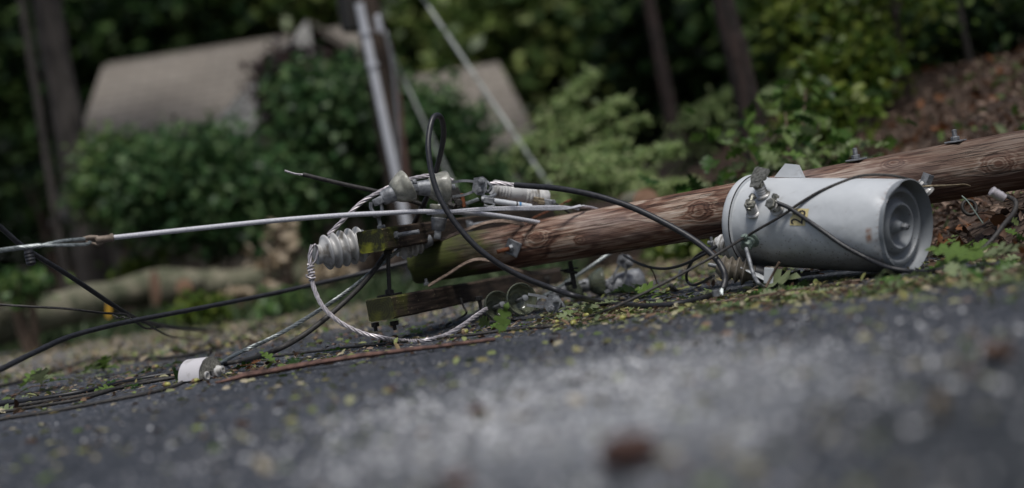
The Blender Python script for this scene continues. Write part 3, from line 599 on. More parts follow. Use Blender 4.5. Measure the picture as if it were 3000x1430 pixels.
guy('long guy wire with pale plastic guard slanting right of the upright pole', P(1255, 20, 14.6), gz(P(1740, 700, 13.4)), [(0, .1), (.115, .3), (.315, .52), (.535, .78), (.80, 1)], .019)
guy('faint thin guy wire nearer the upright pole, slanting into the evergreen', P(1150, 160, 15.6), gz(P(1420, 620, 15.0)), [(.12, .4), (.41, .62)], .016)

# ------------------------------------------------------------------ logs, verge
def log(label, a, b, ra, m, cut0=True, moss=False):
    t = thing('fallen_log', label, 'log', Vector(((a+b)/2)).to_2d().to_3d(), 'logs lying along the far road edge')
    mbx = MB(); q = cat([a, a.lerp(b, .5)+Vector((0, 0, R.uniform(-.03, .03))), b], 10); mbx.tube(q, lambda s: ra*(1-.15*s), 18, caps=False)
    for v in mbx.V: v += Vector((0, noise.noise(v*2.4), noise.noise(v*2.4+Vector((4, 0, 0)))))*ra*.2
    obj('bark', mbx, m, t, smooth=180)
    for e, dr, rr_ in ((a, a-b, ra), (b, b-a, ra*.85)):
        mbx = MB(); mbx.lathe([(rr_*1.0, -.03), (rr_*.98, .004), (rr_*.5, .012), (0, .014)], frame_m(e, dr), 20); obj('cut_face', mbx, MT['orange_cut'], t, smooth=0)
    return t
log('mossy grey-green trunk lying at the left edge, running toward the oak foot', P(-120, 985, 13.4), P(500, 830, 16.2), .20, MT['mossy'])
log('thick pale log with an orange sawn end, lying behind the black wires', P(455, 845, 15.3), P(930, 806, 16.3), .19, MT['mossy'])
log('short sawn limb with a round orange end on top of the thick pale log', P(540, 842, 14.9), P(640, 800, 16.3), .09, MT['mossy'])
log('sawn log end glowing orange just above the middle of the fallen pole', P(1893, 590, 10.8), P(1840, 596, 11.6), .10, MT['mossy'])
t = thing('marker_stake', 'small yellow marker stake by the mossy trunk, under the crossing wires', 'stake', G(318, 945))
mbx = MB(); mbx.ribbon([P(318, 930, 12.2), P(320, 890, 12.2)], .035, .02, (1, 0, 0)); obj('stake', mbx, MT['yellowtape'], t)
n = 9000; gx = -7.5+8*RG.random(n)**1.3; gy = np.interp(gx, [-16, -8, -3.6, -.6, 1.25], [18.5, 17.2, 15.9, 14, 11.4]) + RG.normal(size=n)*.75 - .55
pts = np.array([(x, y, max(0, terrain(x, y))) for x, y in zip(gx, gy)]); o = leaves('verge_grass', pts, rdir(n, 1.6, .5), rdir(n, 0, 1), .20*(.5+RG.random(n)), .13, DIA, MT['grass']); tag(o, 'rough grass tufts along the far road edge', 'grass', kind='stuff')
for lab, (px, py, d, wp, hp) in {'pale dry leaf spray standing up at the right end of the thick log': (800, 760, 14.6, 90, 90), 'taller pale dry leaf spray just left of the post insulator': (820, 680, 15.0, 60, 110), 'low tangle of pale dry leaves between log and fallen pole': (960, 800, 14.6, 200, 60), 'low beige leaf pile in front of the thick log': (690, 870, 14.0, 260, 40)}.items():
    shrub('leaf_spray', lab, px, py, d, wp, hp, MT['l_pale'], 7, 7, .14, .08, .5, 'dry pale leaf sprays by the logs', OVAL, 'branch', hollow=.1)

# ------------------------------------------------------------------ fallen pole
PA, PB = P(1212, 772, 7.32), P(2999, 468, 6.49); PD = (PB-PA).normalized(); PL = (PB-PA).length + 1.7
r_at = lambda u: 0.108 + 0.0085*u
PE1 = (CAM-PA); PE1 = (PE1-PD*PE1.dot(PD)).normalized(); PE2 = PD.cross(PE1)
def pole_hit(px, py):
    rd = ray(px, py).normalized(); w0 = CAM-PA
    u = 2.0
    for _ in range(4):
        r = r_at(u); a = rd-PD*rd.dot(PD); b = w0-PD*w0.dot(PD); A, B, Cc = a.dot(a), 2*a.dot(b), b.dot(b)-r*r
        D = max(0, B*B-4*A*Cc); tt = (-B-math.sqrt(D))/(2*A); p = CAM+rd*tt; u = (p-PA).dot(PD)
    q = p-PA-PD*u; return u, math.atan2(q.dot(PE2), q.dot(PE1)), p, q.normalized()
KN = []
for px, py, ra, rb, am in ((1573, 697, .075, .05, 1.3), (1700, 703, .03, .022, .6), (2052, 610, .07, .055, 1.2), (2617, 478, .05, .035, 1.1), (2925, 480, .085, .06, 1.4)):
    u, a, p, q = pole_hit(px, py); KN.append((u, a*r_at(u), ra, rb, am))
MT['pole'] = m_pole(KN)
fp = thing('fallen_utility_pole', 'big round wooden utility pole lying broken across the road with two crossarms', 'utility pole', PA.to_2d().to_3d())
mbx = MB(); NS, NU = 56, 190; us = [0.0, .012] + [0.03+PL*i/NU for i in range(NU)]
for i, u in enumerate(us):
    for k in range(NS):
        a = 2*math.pi*k/NS - math.pi; r = r_at(u)*(1+.012*noise.noise((u*1.6, math.cos(a)*1.2, math.sin(a)*1.2)) + .006*noise.noise((u*2, math.cos(a)*6, math.sin(a)*6)))
        if i == 0: r *= .90
        for (ku, kv, ra, rb, am) in KN: r += .007*am*math.exp(-((u-ku)/(ra*.6))**2-((a*r_at(u)-kv)/(rb*.6))**2)
        mbx.V.append(PA + PD*(u + (0.02*noise.noise((math.cos(a)*2, math.sin(a)*2, 7)) if i < 2 else 0)) + (PE1*math.cos(a)+PE2*math.sin(a))*r)
for i in range(len(us)-1):
    for k in range(NS): mbx.F.append((i*NS+k, i*NS+(k+1) % NS, (i+1)*NS+(k+1) % NS, (i+1)*NS+k))
mbx.F.append(tuple(range(NS-1, -1, -1))); mbx.F.append(tuple((len(us)-1)*NS+k for k in range(NS)))
sh = obj('shaft', mbx, MT['pole'], fp, smooth=50); uvl = sh.data.uv_layers.new(name='uv')
for poly in sh.data.polygons:
    ks = [sh.data.loops[l].vertex_index for l in poly.loop_indices]; wrap = len(ks) == 4 and any(q % NS == 0 for q in ks) and any(q % NS == NS-1 for q in ks)
    for l, q in zip(poly.loop_indices, ks):
        k = q % NS; a = 2*math.pi*((k + NS) if (wrap and k == 0) else k)/NS - math.pi; uvl.data[l].uv = (us[q//NS], a*r_at(us[q//NS]))
def nut(mbx, M, r, h): mbx.lathe([(r*.9, 0), (r, h*.12), (r, h*.88), (r*.85, h)], M, 6)
def bolt_at(parent, o, nrm, rb, lb, wash=0.0, m='galv', rusty=False, xdir=None, tilt=None):
    M = frame_m(o, nrm, xdir); ax = (tilt or Vector(nrm)).normalized()
    if wash:
        mbx = MB(); mbx.box(M @ Matrix.Translation((0, 0, .004)), wash, wash, .007, .0015); b = obj('washer_plate', mbx, MT[m], parent)
    mbx = MB(); nut(mbx, frame_m(Vector(o)+Vector(nrm)*.007, ax, xdir), rb*1.9, rb*1.9)
    th = [(rb*(1+.09*(i % 2)), lb*i/24) for i in range(25)]; obj('nut', mbx, MT[m], parent, smooth=20)
    mbx = MB(); mbx.lathe(th+[(0, lb+.002)], frame_m(Vector(o), ax), 10); obj('bolt', mbx, MT['rust' if rusty else m], parent)
u, a, p, q = pole_hit(1503, 726); bolt_at(fp, p+q*.002, q, .010, .085, .075, 'galv', True, PD*.8+PE2*.5, q*.55-PD*.8+PE2*.05)
for px, py in ((2506, 478), (2798, 420)):
    u, a, p, q = pole_hit(px, py+6); upv = Vector((PD.x*-.02, 0, 1)); o_ = PA+PD*u+(Vector((0, -.12, 1)).normalized())*(r_at(u)+.002); bolt_at(fp, o_, Vector((0, -.05, 1)).normalized(), .0105, .058, .075)
# crossarms
AD = Vector((PE1.x*-1, PE1.y*-1, 0)); AD = Vector((math.sin(rad(17)), math.cos(rad(17)), 0)).normalized(); AS = Vector((AD.y, -AD.x, 0))
def crossarm(n0, d0, n1, d1, label, eg='endgrain'):
    a, b = P(*n0, d0), P(*n1, d1); dr = (b-a).normalized(); M = frame_m(a, dr, Vector((0, 0, 1)))
    L = (b-a).length; mbx = MB(); segs = 30; V = []
    sx = (M.to_3x3() @ Vector((1, 0, 0))); sy = (M.to_3x3() @ Vector((0, 1, 0)))
    hw, hh, ch = .064, .052, .008
    prof = [(hh, hw-ch), (hh, -hw+ch), (hh-ch, -hw), (-hh+ch, -hw), (-hh, -hw+ch), (-hh, hw-ch), (-hh+ch, hw), (hh-ch, hw)]
    for i in range(segs+1):
        s = L*i/segs
        for x, y in prof:
            e = .0035*noise.noise((s*7, x*40, y*40)); rag = (.018*noise.noise((x*30, y*30, 2)) if i in (0, segs) else 0)
            V.append(a + dr*(s+rag) + sx*(x+e) + sy*(y+e))
    Fs = [(i*8+k, i*8+(k+1) % 8, i*8+8+(k+1) % 8, i*8+8+k) for i in range(segs) for k in range(8)] + [tuple(segs*8+k for k in range(8))]
    mbx.add(V, Fs); o = obj('crossarm', mbx, MT['arm'], fp, smooth=30, label=label)
    o.data.transform(Matrix.Translation(LOC[fp.name]-a)); rot = M.to_3x3().to_4x4()
    # local axes along the beam (y), so the grain follows it
    loc = Matrix((sy, dr, sx)).to_4x4(); o.data.transform(loc); o.matrix_local = Matrix.Translation(a-LOC[fp.name]) @ loc.inverted()
    # end-grain cap, part of the arm
    mb2 = MB(); mb2.add([v + dr*-.001 for v in V[:8]], [tuple(range(7, -1, -1))]); c = sum(mb2.V, Vector())/8
    il = (Matrix.Translation(a) @ loc.inverted()).inverted(); g = obj('end_grain', MB().add([il @ v for v in mb2.V], mb2.F), MT[eg], None, smooth=0); g.parent = o
    return o, a, b, dr, sx, sy
UA = crossarm((1086, 707), 6.5, (1598, 628), 9.2, 'upper crossarm with bright moss on its sawn end')
LA = crossarm((1113, 907), 6.5, (1618, 808), 9.0, 'lower crossarm, dark and rotted at its near end', 'endgrain_dark')
def armpt(A, s, x=0, y=0): return A[1] + A[3]*s + A[4]*x + A[5]*y
# which side (+-sy) faces the camera's right
sgn = 1 if UA[5].dot(Vector((1, 0, 0))) > 0 else -1
SIDE = UA[5]*sgn; bolt_at(fp, P(1150, 691, 6.62)+SIDE*.004, SIDE, .010, .13, .06, xdir=UA[4]); bolt_at(fp, armpt(UA, 1.15, 0.0, sgn*.068), SIDE, .011, .15, .062, xdir=UA[4])
# rods joining the arms
ra_, rb_ = P(1136, 733, 6.72), P(1141, 862, 6.72); mbx = MB(); L = (rb_-ra_).length
mbx.lathe([(.0095*(1+.1*(i % 2)), L*i/70) for i in range(71)], frame_m(ra_, rb_-ra_), 10); obj('threaded_rod', mbx, MT['darkiron'], fp)
mbx = MB(); nut(mbx, frame_m(rb_-Vector((0, 0, .0)), ra_-rb_), .022, .022); mbx.box(frame_m(rb_-Vector((0, 0, .006)), (0, 0, 1), AD), .1, .09, .014, .001); obj('nut', mbx, MT['darkiron'], fp, smooth=20); mbx = MB(); nut(mbx, frame_m(ra_, rb_-ra_), .022, .02); obj('nut', mbx, MT['darkiron'], fp, smooth=20)
for px, py, d in ((1250, 836, 7.0), ):
    mbx = MB(); nut(mbx, frame_m(P(px, py, d), (0, 0, 1)), .014, .014); mbx.lathe([(.007, 0), (.007, .028), (0, .029)], frame_m(P(px, py-3, d), (0, 0, 1)), 8); obj('nut', mbx, MT['galv'], fp, smooth=20)
for (px, py, d, r_) in ((1098, 945, 6.6, .02), (1154, 941, 6.66, .022), (1590, 828, 8.7, .022)):
    mbx = MB(); nut(mbx, frame_m(P(px, py, d), (0, 0, -1)), r_, .02); mbx.lathe([(.009, 0), (.009, .035), (0, .036)], frame_m(P(px, py+4, d), (0, 0, -1)), 8); obj('nut', mbx, MT['darkiron'], fp, smooth=20)
# bent wooden braces
mbx = MB(); mbx.ribbon(cat([P(1255, 838, 6.98), P(1310, 805, 6.95), P(1375, 766, 6.93), P(1425, 762, 6.95), P(1500, 787, 7.0), P(1570, 800, 7.3), P(1640, 790, 8.0)], 8), .017, .006, (.2, .6, .7)); obj('brace', mbx, MT['splinter'], fp, smooth=40)
mbx = MB(); mbx.ribbon(cat([P(1290, 703, 6.98), P(1380, 668, 6.97), P(1430, 652, 6.96), P(1480, 648, 7.0), P(1540, 660, 7.1)], 8), .018, .006, (.2, .6, .7)); obj('brace', mbx, MT['splinter'], fp, smooth=40)
mbx = MB(); mbx.ribbon(cat([P(1560, 640, 7.6), P(1640, 602, 7.55), P(1655, 592, 7.55), P(1668, 588, 7.5)], 6), .03, .006, (0, 1, .1)); obj('brace', mbx, MT['rust'], fp, smooth=40)
# hanging clamp under the pole
t = thing('pole_clamp', 'dark iron bolt clamp hanging under the fallen pole beside the lower crossarm', 'clamp', P(1668, 830, 7.2))
mbx = MB(); mbx.lathe([(.012, 0), (.012, .14), (0, .141)], frame_m(P(1670, 765, 7.2), (0.02, 0, -1)), 8); nut(mbx, frame_m(P(1664, 826, 7.2), (0, 0, -1)), .018, .018); obj('bolt', mbx, MT['darkiron'], t)
mbx = MB(); mbx.box(frame_m(P(1668, 789, 7.2), (0, 0, 1), (1, .3, 0)), .085, .05, .008, .002); mbx.box(frame_m(P(1672, 797, 7.2), (0.25, 0, 1), (1, .3, 0)), .06, .05, .014, .003); obj('washer_plate', mbx, MT['darkiron'], t)

# ------------------------------------------------------------------ transformer
TO = P(2646, 664, 5.97); TT = P(2222, 649, 6.52); TZ = (TT-TO).normalized(); TL = (TT-TO).length
TE1 = CAM-TO; TE1 = (TE1-TZ*TE1.dot(TZ)).normalized(); TE2 = TZ.cross(TE1); TR = .201
TM = Matrix(((TE1.x, TE2.x, TZ.x, TO.x), (TE1.y, TE2.y, TZ.y, TO.y), (TE1.z, TE2.z, TZ.z, TO.z), (0, 0, 0, 1)))
def tcyl(z, a, r=TR): return TM @ Vector((r*math.cos(a), r*math.sin(a), z))
def tdir(a): return (TE1*math.cos(a)+TE2*math.sin(a)).normalized()
def tank_hit(px, py, r=TR):
    rd = ray(px, py).normalized(); w0 = CAM-TO; a = rd-TZ*rd.dot(TZ); b = w0-TZ*w0.dot(TZ); A, B, Cc = a.dot(a), 2*a.dot(b), b.dot(b)-r*r
    tt = (-B-math.sqrt(max(0, B*B-4*A*Cc)))/(2*A); p = CAM+rd*tt; z = (p-TO).dot(TZ); q = p-TO-TZ*z
    return z, math.atan2(q.dot(TE2), q.dot(TE1))
tf = thing('transformer', 'pale grey can transformer marked 25, lying on its side against the fallen pole', 'transformer', TO.to_2d().to_3d())
def dent(z, a):
    d = 0
    for (z0, a0, wz, wa, dp) in ((0.0, 0.05, .16, .5, .014), (0.0, 1.1, .10, .4, .006), (0.50, -.35, .06, .25, .006), (.30, .25, .16, .2, .005), (0.02, -1.25, .12, .35, .012)):
        da = (a-a0+math.pi) % (2*math.pi)-math.pi; d += dp*math.exp(-((z-z0)/wz)**2-(da/wa)**2)
    return d
def flare(a):
    r = 0
    for a0, wa, dr in ((.62, .16, -.016), (-.95, .28, .010), (1.0, .2, .004), (-.45, .22, -.010)):
        da = (a-a0+math.pi) % (2*math.pi)-math.pi; r += dr*math.exp(-(da/wa)**2)
    return r
mbx = MB(); NA = 96; zs = [-.012, 0, .012] + [TL*i/44 for i in range(2, 45)]
for z in zs:
    for k in range(NA):
        a = 2*math.pi*k/NA-math.pi; r = TR-dent(max(z, 0), a) + flare(a)*math.exp(-(max(z, 0)/.03)**2); zz = z
        mbx.V.append(tcyl(zz, a, r))
for i in range(len(zs)-1):
    for k in range(NA): mbx.F.append((i*NA+k, i*NA+(k+1) % NA, (i+1)*NA+(k+1) % NA, (i+1)*NA+k))
tank = obj('tank', mbx, MT['tank'], tf, smooth=60); uvl = tank.data.uv_layers.new(name='uv')
for poly in tank.data.polygons:
    ks = [tank.data.loops[l].vertex_index for l in poly.loop_indices]; wrap = any(q % NA == 0 for q in ks) and any(q % NA == NA-1 for q in ks)
    for l, q in zip(poly.loop_indices, ks):
        k = q % NA; uvl.data[l].uv = (zs[q//NA], (2*math.pi*((k+NA) if (wrap and k == 0) else k)/NA-math.pi) if not wrap else math.pi)
def wobr(i, r, z, a):
    if r > .185:
        d = dent(0, a); r = r-d+flare(a)
        for a0, wa, dz in ((.62, .16, .012), (-.95, .28, -.028), (1.0, .2, -.014)):
            da = (a-a0+math.pi) % (2*math.pi)-math.pi
            if z < 0: z += dz*math.exp(-(da/wa)**2)
    return r, z
pan = [(TR-.001, .010), (TR+.002, -.020), (TR-.0015, -.022), (TR-.004, .03), (.188, .040), (.178, .036), (.166, .018), (.156, .012), (.147, .014), (.138, .034), (.126, .042), (.116, .040), (.108, .024), (.100, .010), (.092, .008), (.084, .014), (.076, .038), (.066, .045), (.040, .046), (.032, .042), (.024, .018), (.018, .006), (.014, .004), (0, .004)]
mbx = MB(); mbx.lathe(pan[::-1], TM, 96, lambda i, r, z, a: wobr(len(pan)-1-i, r, z, a), False); obj('base_pan', mbx, MT['pan'], tf, smooth=50)
mbx = MB(); nut(mbx, TM @ Matrix.Translation((0, 0, .004)) @ Matrix.Rotation(math.pi, 4, 'X'), .017, .022); mbx.lathe([(.011, 0), (.011, -.026), (.006, -.028), (.005, -.018), (0, -.018)], TM, 14); obj('drain_plug', mbx, MT['galv'], tf, smooth=20)
lid = [(TR+.001, TL-.004), (TR+.012, TL), (TR+.014, TL+.012), (TR+.014, TL+.034), (TR+.008, TL+.046), (TR-.01, TL+.056), (TR-.06, TL+.072), (TR-.12, TL+.08), (0, TL+.082)]
mbx = MB(); mbx.lathe(lid, TM, 80); obj('lid', mbx, MT['tank'], tf, smooth=50)
mbx = MB(); mbx.lathe([(TR+.0135, TL+.0), (TR+.016, TL+.001), (TR+.016, TL+.004), (TR+.0135, TL+.005)], TM, 80); obj('lid_gasket', mbx, MT['ink'], tf, smooth=50)
def tfr(z, a, r=TR): return frame_m(tcyl(z, a, r), tdir(a), TZ)      # local z outward, x along the tank
def tsurf(px, py, off):
    z, a = tank_hit(px, py); p = tcyl(z, a, TR-dent(max(z, 0), a)); return p + (CAM-p).normalized()*off
def lid_hit(px, py, h):
    rd = ray(px, py); o = TO+TZ*(TL+h); return CAM + rd*((o-CAM).dot(TZ)/rd.dot(TZ))
# numbers: two yellow stickers with black digits, wrapped on the tank
def digit(ch, px, py, size):
    z0, a0 = tank_hit(px, py); hw, hh = size*.29, size*.60; mbx = MB(); nn = 8
    def wrap(x, y, off): z = z0 + y; a = a0 + x/TR; return tcyl(z, a, TR - dent(z, a) + off)
    V = [wrap(-hw+2*hw*i/nn, -hh+2*hh*j/nn, .0016) for j in range(nn+1) for i in range(nn+1)]
    mbx.add(V, [(j*(nn+1)+i, j*(nn+1)+i+1, (j+1)*(nn+1)+i+1, (j+1)*(nn+1)+i) for j in range(nn) for i in range(nn)])
    st = obj('number_sticker', mbx, MT['yellow'], tf, smooth=180, label='yellow sticker with a black ' + ch)
    cu = bpy.data.curves.new('digit', 'FONT'); cu.body = ch; cu.size = size*1.34; cu.align_x = 'CENTER'; cu.align_y = 'CENTER'; cu.resolution_u = 4; cu.offset = .0006
    tmp = bpy.data.objects.new('digit_tmp', cu); S.collection.objects.link(tmp); dg = C.evaluated_depsgraph_get(); me = bpy.data.meshes.new_from_object(tmp.evaluated_get(dg))
    bpy.data.objects.remove(tmp); bpy.data.curves.remove(cu)
    b = LOC[tf.name]
    for v in me.vertices: v.co = wrap(v.co.x*.68, v.co.y, .0030) - b
    me.name = 'digit'; me.materials.clear(); me.materials.append(MT['ink']); d = bpy.data.objects.new('digit', me); lk(d, st); LOC[d.name] = b
digit('2', 2337, 648, .066); digit('5', 2344, 623, .066)
# low-voltage bushings with clamps on the side
def bushing(px, py, ln, tilt, spade, patina=False):
    z, a = tank_hit(px, py); M0 = tfr(z, a, TR-.004); ax = (tdir(a)+TE2*tilt[0]+TZ*tilt[1]).normalized(); M = frame_m(M0.translation, ax, TE2)
    mbx = MB(); mbx.lathe([(.034, 0), (.034, .008), (.026, .014)] + [(.022+(.004 if i % 2 else 0), .014+i*.006) for i in range(7)] + [(.019, .058), (0, .058)], M, 24); b = obj('low_voltage_bushing', mbx, MT['patina' if patina else 'porc_dirty'], tf, smooth=45)
    mbx = MB(); nut(mbx, M @ Matrix.Translation((0, 0, .05)), .026, .018); mbx.lathe([(.013, .06), (.013, ln), (0, ln+.002)], M, 14); mbx.box(M @ Matrix.Translation((.006, 0, ln*.78)) @ Matrix.Rotation(.5, 4, 'Z'), .05, .034, .024, .005); mbx.lathe([(.011, -.04), (.011, .04), (0, .041)], M @ Matrix.Translation((.012, 0, ln*.8)) @ Matrix.Rotation(1.35, 4, 'Y'), 8); nut(mbx, M @ Matrix.Translation((.036, 0, ln*.8)) @ Matrix.Rotation(1.35, 4, 'Y'), .017, .012)
    obj('clamp', mbx, MT['patina' if patina else 'brass'], b, smooth=25)
    if spade:
        mbx = MB(); Ms = frame_m(tcyl(z, a, TR+ln*.9), tdir(a), TE2); w2 = .034
        sS = 1.28; ho = [(.052+.0075*math.cos(-t*math.pi/4), .022+.0075*math.sin(-t*math.pi/4)) for t in range(8)]
        out = [(x*sS, y*sS) for x, y in [(-.01, -.018), (.01, -.022), (.032, -.034), (.072, -.034), (.078, -.026), (.066, .03), (.058, .036), (.036, .032), (.012, .02), (-.01, .018)]]
        nO = len(out); Vv = [Ms @ Vector((x, -y, h)) for h in (-.0025, .0025) for x, y in out] ; mbx.add(Vv, [tuple(range(nO-1, -1, -1)), tuple(range(nO, 2*nO))] + [(i, (i+1) % nO, nO+(i+1) % nO, nO+i) for i in range(nO)])
        mbx.lathe([(.0085, -.004), (.0085, .004), (0, .0042)], Ms @ Matrix.Translation((.072, .026, 0)), 12)
        obj('spade_terminal', mbx, MT['brass'], b, smooth=25)
bushing(2236, 572, .085, (.5, .05), True); bushing(2206, 625, .075, (.75, -.25), False); bushing(2278, 612, .05, (.1, 0), False); bushing(2205, 703, .06, (-.1, 0), False, True)
# high-voltage bushing on the lid, arrester under it
hp = lid_hit(2160, 724, .045); hv = (TZ*1.0+CU*.16-CR*.55).normalized(); Mh = frame_m(hp, hv)
prof = [(.056, -.06)]
for i in range(5): z = -.02+i*.023; prof += [(.050, z), (.064-.004*i, z+.007), (.063-.004*i, z+.014), (.047-.002*i, z+.020)]
prof += [(.036, .098), (.030, .108), (.02, .112), (0, .112)]
mbx = MB(); mbx.lathe(prof, Mh, 32); b = obj('high_voltage_bushing', mbx, MT['porc'], tf, smooth=40); mbx = MB(); mbx.lathe([(.010, .11), (.010, .145), (0, .146)], Mh, 10); nut(mbx, Mh @ Matrix.Translation((0, 0, .118)), .016, .012); mbx.tube([Mh @ Vector((0, 0, .125)), Mh @ Vector((0, 0, .125))+Vector((0, 0, .03))], .007, 8); obj('terminal', mbx, MT['galv'], b, smooth=25)
hp = P(2190, 797, 6.36); hv = (P(2070, 774, 6.40)-hp).normalized(); Mh = frame_m(hp, hv); prof = [(.03, -.05), (.036, -.01)]
for i in range(4): z = .0+i*.032; prof += [(.042, z), (.064-.003*i, z+.012), (.062-.003*i, z+.017), (.040, z+.026)]
prof += [(.034, .13), (.026, .14), (0, .142)]
mbx = MB(); mbx.lathe(prof, Mh, 32); b = obj('lightning_arrester', mbx, MT['porc_brown'], tf, smooth=40); mbx = MB(); mbx.lathe([(.009, .13), (.009, .175), (.004, .18), (0, .18)], Mh, 10); obj('terminal', mbx, MT['galv'], b, smooth=25); mbx = MB(); mbx.lathe([(.012, -.098), (.014, -.088), (.036, -.085), (.040, -.035), (.03, -.03), (0, -.03)], Mh, 18); obj('end_cap', mbx, MT['rubber'], b, smooth=25)
mbx = MB(); Mb = frame_m(P(2212, 802, 6.30), (P(2240, 822, 6.26)-P(2180, 790, 6.34)), TE1); mbx.box(Mb, .05, .006, .16, .002); mbx.box(frame_m(P(2252, 808, 6.22), TE1, TZ), .05, .07, .006, .002); obj('arrester_bracket', mbx, MT['tank'], tf)
# mounting brackets
z, a = .60, 1.62; Mk = frame_m(tcyl(z, a, TR+.002), tdir(a), TZ); mbx = MB(); mbx.prism([(-.07, 0), (.06, 0), (.012, .062), (-.04, .058)], .05, frame_m(Mk.translation, TE1*-1+TZ*.35, TZ)); obj('hanger_bracket', mbx, MT['tank'], tf, smooth=0)
mbx = MB(); mbx.box(frame_m(P(2330, 806, 6.3), (0, 0, 1), TZ), .24, .03, .012, .002); [nut(mbx, frame_m(P(px, 806, 6.3), (0, 0, 1)), .016, .02) for px in (2290, 2335, 2365)]; obj('hanger_bracket', mbx, MT['darkiron'], tf, smooth=20, label='dark lower hanger strap with nuts')
# bare ground lead bent down from the tank
def cable(name, label, cat_, pts, r, m, n=10, sub=8, group=None, strand=0, pitch=.12, sag=True, sq=1.0):
    q = cat([p if isinstance(p, Vector) else (P(*p) if p[2] is not None else G(p[0], p[1], r*.95)) for p in pts], sub)
    mbx = MB(); mbx.strand(q, r, strand, pitch) if strand else mbx.tube(q, r, n)
    o = obj(name, mbx, m, at=q[0], smooth=60); return tag(o, label, cat_, group)
cable('ground_lead', 'stiff pale grey lead bent down in front of the transformer lid', 'wire', [(2186, 728, 6.24), (2196, 765, 6.18), (2208, 805, 6.14), (2224, 832, 6.06), (2246, 846, None)], .009, MT['galv'], 8)
# spool insulator on the pole
t = thing('spool_insulator', 'small white spool insulator in a bent clip on the pole beside the transformer base', 'insulator', P(2705, 560, 6.42))
Ms = frame_m(P(2690, 536, 6.36), P(2728, 572, 6.36)-P(2690, 536, 6.36)); mbx = MB(); mbx.lathe([(.018, -.004), (.030, .0), (.033, .012), (.024, .024), (.02, .032), (.026, .042), (.034, .054), (.030, .068), (.012, .072), (0, .07)], Ms, 24); obj('spool', mbx, MT['porc_dirty'], t)
mbx = MB(); mbx.ribbon([P(2712, 560, 6.4), P(2704, 540, 6.33), P(2716, 508, 6.33)], .035, .004, (.7, 0, -.4)); mbx.ribbon([P(2712, 560, 6.4), P(2718, 545, 6.33), P(2730, 514, 6.31)], .022, .004, (.7, 0, -.4)); obj('clip', mbx, MT['galv'], t)
cable('tie_wire', 'thin bare tie wire running right from the spool insulator along the pole', 'wire', [(2695, 548, 6.32), (2730, 545, 6.3), (2790, 543, 6.33), (2825, 541, 6.35), (2842, 546, 6.36)], .0045, MT['bronze'], 6)

# ------------------------------------------------------------------ insulators
def ribbed(name, label, base, neck, radii, core, m, parts, group=None):
    ax = (neck-base); L = ax.length; M = frame_m(base, ax); n = len(radii); prof = [(core*.9, 0), (core*1.1, .004)]
    for i, r in enumerate(radii):
        z0 = L*(.02+.80*i/n); dz = L*.80/n
        prof += [(core, z0+dz*.02), (core*1.01, z0+dz*.26), (core*1.06, z0+dz*.34), (r*.84, z0+dz*.44), (r*.95, z0+dz*.50), (r, z0+dz*.60), (r*.995, z0+dz*.70), (r*.94, z0+dz*.79), (r*.84, z0+dz*.85), (core*1.05, z0+dz*.93)]
    prof += [(core*.95, L*.83), (core*.72, L*.88), (core*.78, L*.93), (core*.74, L*.985), (core*.4, L), (0, L)]
    t = thing(name, label, 'insulator', base, group); mbx = MB(); mbx.lathe(prof, M, 36); obj('porcelain', mbx, m, t, smooth=50); parts(t, M, L); return t
def pst(t, M, L):
    mbx = MB(); mbx.lathe([(.03, -.05), (.034, -.01), (.034, .004), (0, .004)], M, 16); obj('base_stud', mbx, MT['galv'], t, smooth=30)
ribbed('post_insulator', 'fat white ribbed porcelain insulator pointing left from the mossy upper crossarm', P(1070, 712, 6.70), P(922, 748, 6.58), [.086, .087, .087, .086, .083], .060, MT['porc_post'], pst, 'ribbed porcelain insulators')
ribbed('post_insulator', 'grimy ribbed insulator mostly hidden under the upper crossarm by the pole end', P(1235, 712, 7.02), P(1160, 738, 6.95), [.05, .052, .052, .05], .034, MT['porc_dirty'], pst, 'ribbed porcelain insulators')
def bell(label, cap, rim, d0, d1, rr, m, depth=.10, capr=.036, clev=True):
    a = P(*cap, d0); b = P(*rim, d1); ax = (b-a).normalized(); M = frame_m(b, ax, Vector((0, 0, 1))); t = thing('glass_insulator', label, 'insulator', b, 'bell-shaped glass insulators')
    k = rr/.076; dp = depth
    pr = [(.030*k, -dp*.98), (.040*k, -dp), (.050*k, -dp*.86), (.062*k, -dp*.60), (.072*k, -dp*.30), (.0765*k, -dp*.10), (.076*k, -.004), (.072*k, .0), (.068*k, -.004), (.066*k, -dp*.2), (.056*k, -dp*.5), (.044*k, -dp*.72), (.030*k, -dp*.80), (0, -dp*.8)]
    mbx = MB(); mbx.lathe(pr, M, 40); obj('glass_bell', mbx, m, t, smooth=60)
    mbx = MB(); mbx.lathe([(capr, -dp*.9), (capr*1.12, -dp*.95), (capr*1.05, -dp-.012), (capr*.92, -dp-.05), (capr*.8, -dp-.058), (0, -dp-.058)], M, 24)
    obj('cap', mbx, MT['galv'], t, smooth=40)
    mbx = MB()
    for s in (-1, 1): mbx.box(M @ Matrix.Translation((0, s*.021, -dp-.075)), .034, .010, .05, .004, 2)
    mbx.lathe([(.009, -.036), (.009, .036), (.015, .036), (.015, .044), (0, .046)], M @ Matrix.Translation((0, 0, -dp-.082)) @ Matrix.Rotation(math.pi/2, 4, 'X'), 12); mbx.lathe([(0, -.044), (.015, -.042), (.015, -.034), (.009, -.034)], M @ Matrix.Translation((0, 0, -dp-.082)) @ Matrix.Rotation(math.pi/2, 4, 'X'), 12)
    obj('clevis', mbx, MT['galv'], t, smooth=30)
    mbx = MB(); mbx.lathe([(.010, -dp*.85), (.010, .018), (.015, .024), (.015, .038), (0, .04)], M, 12); obj('pin', mbx, MT['galv'], t, smooth=30)
    return t, M
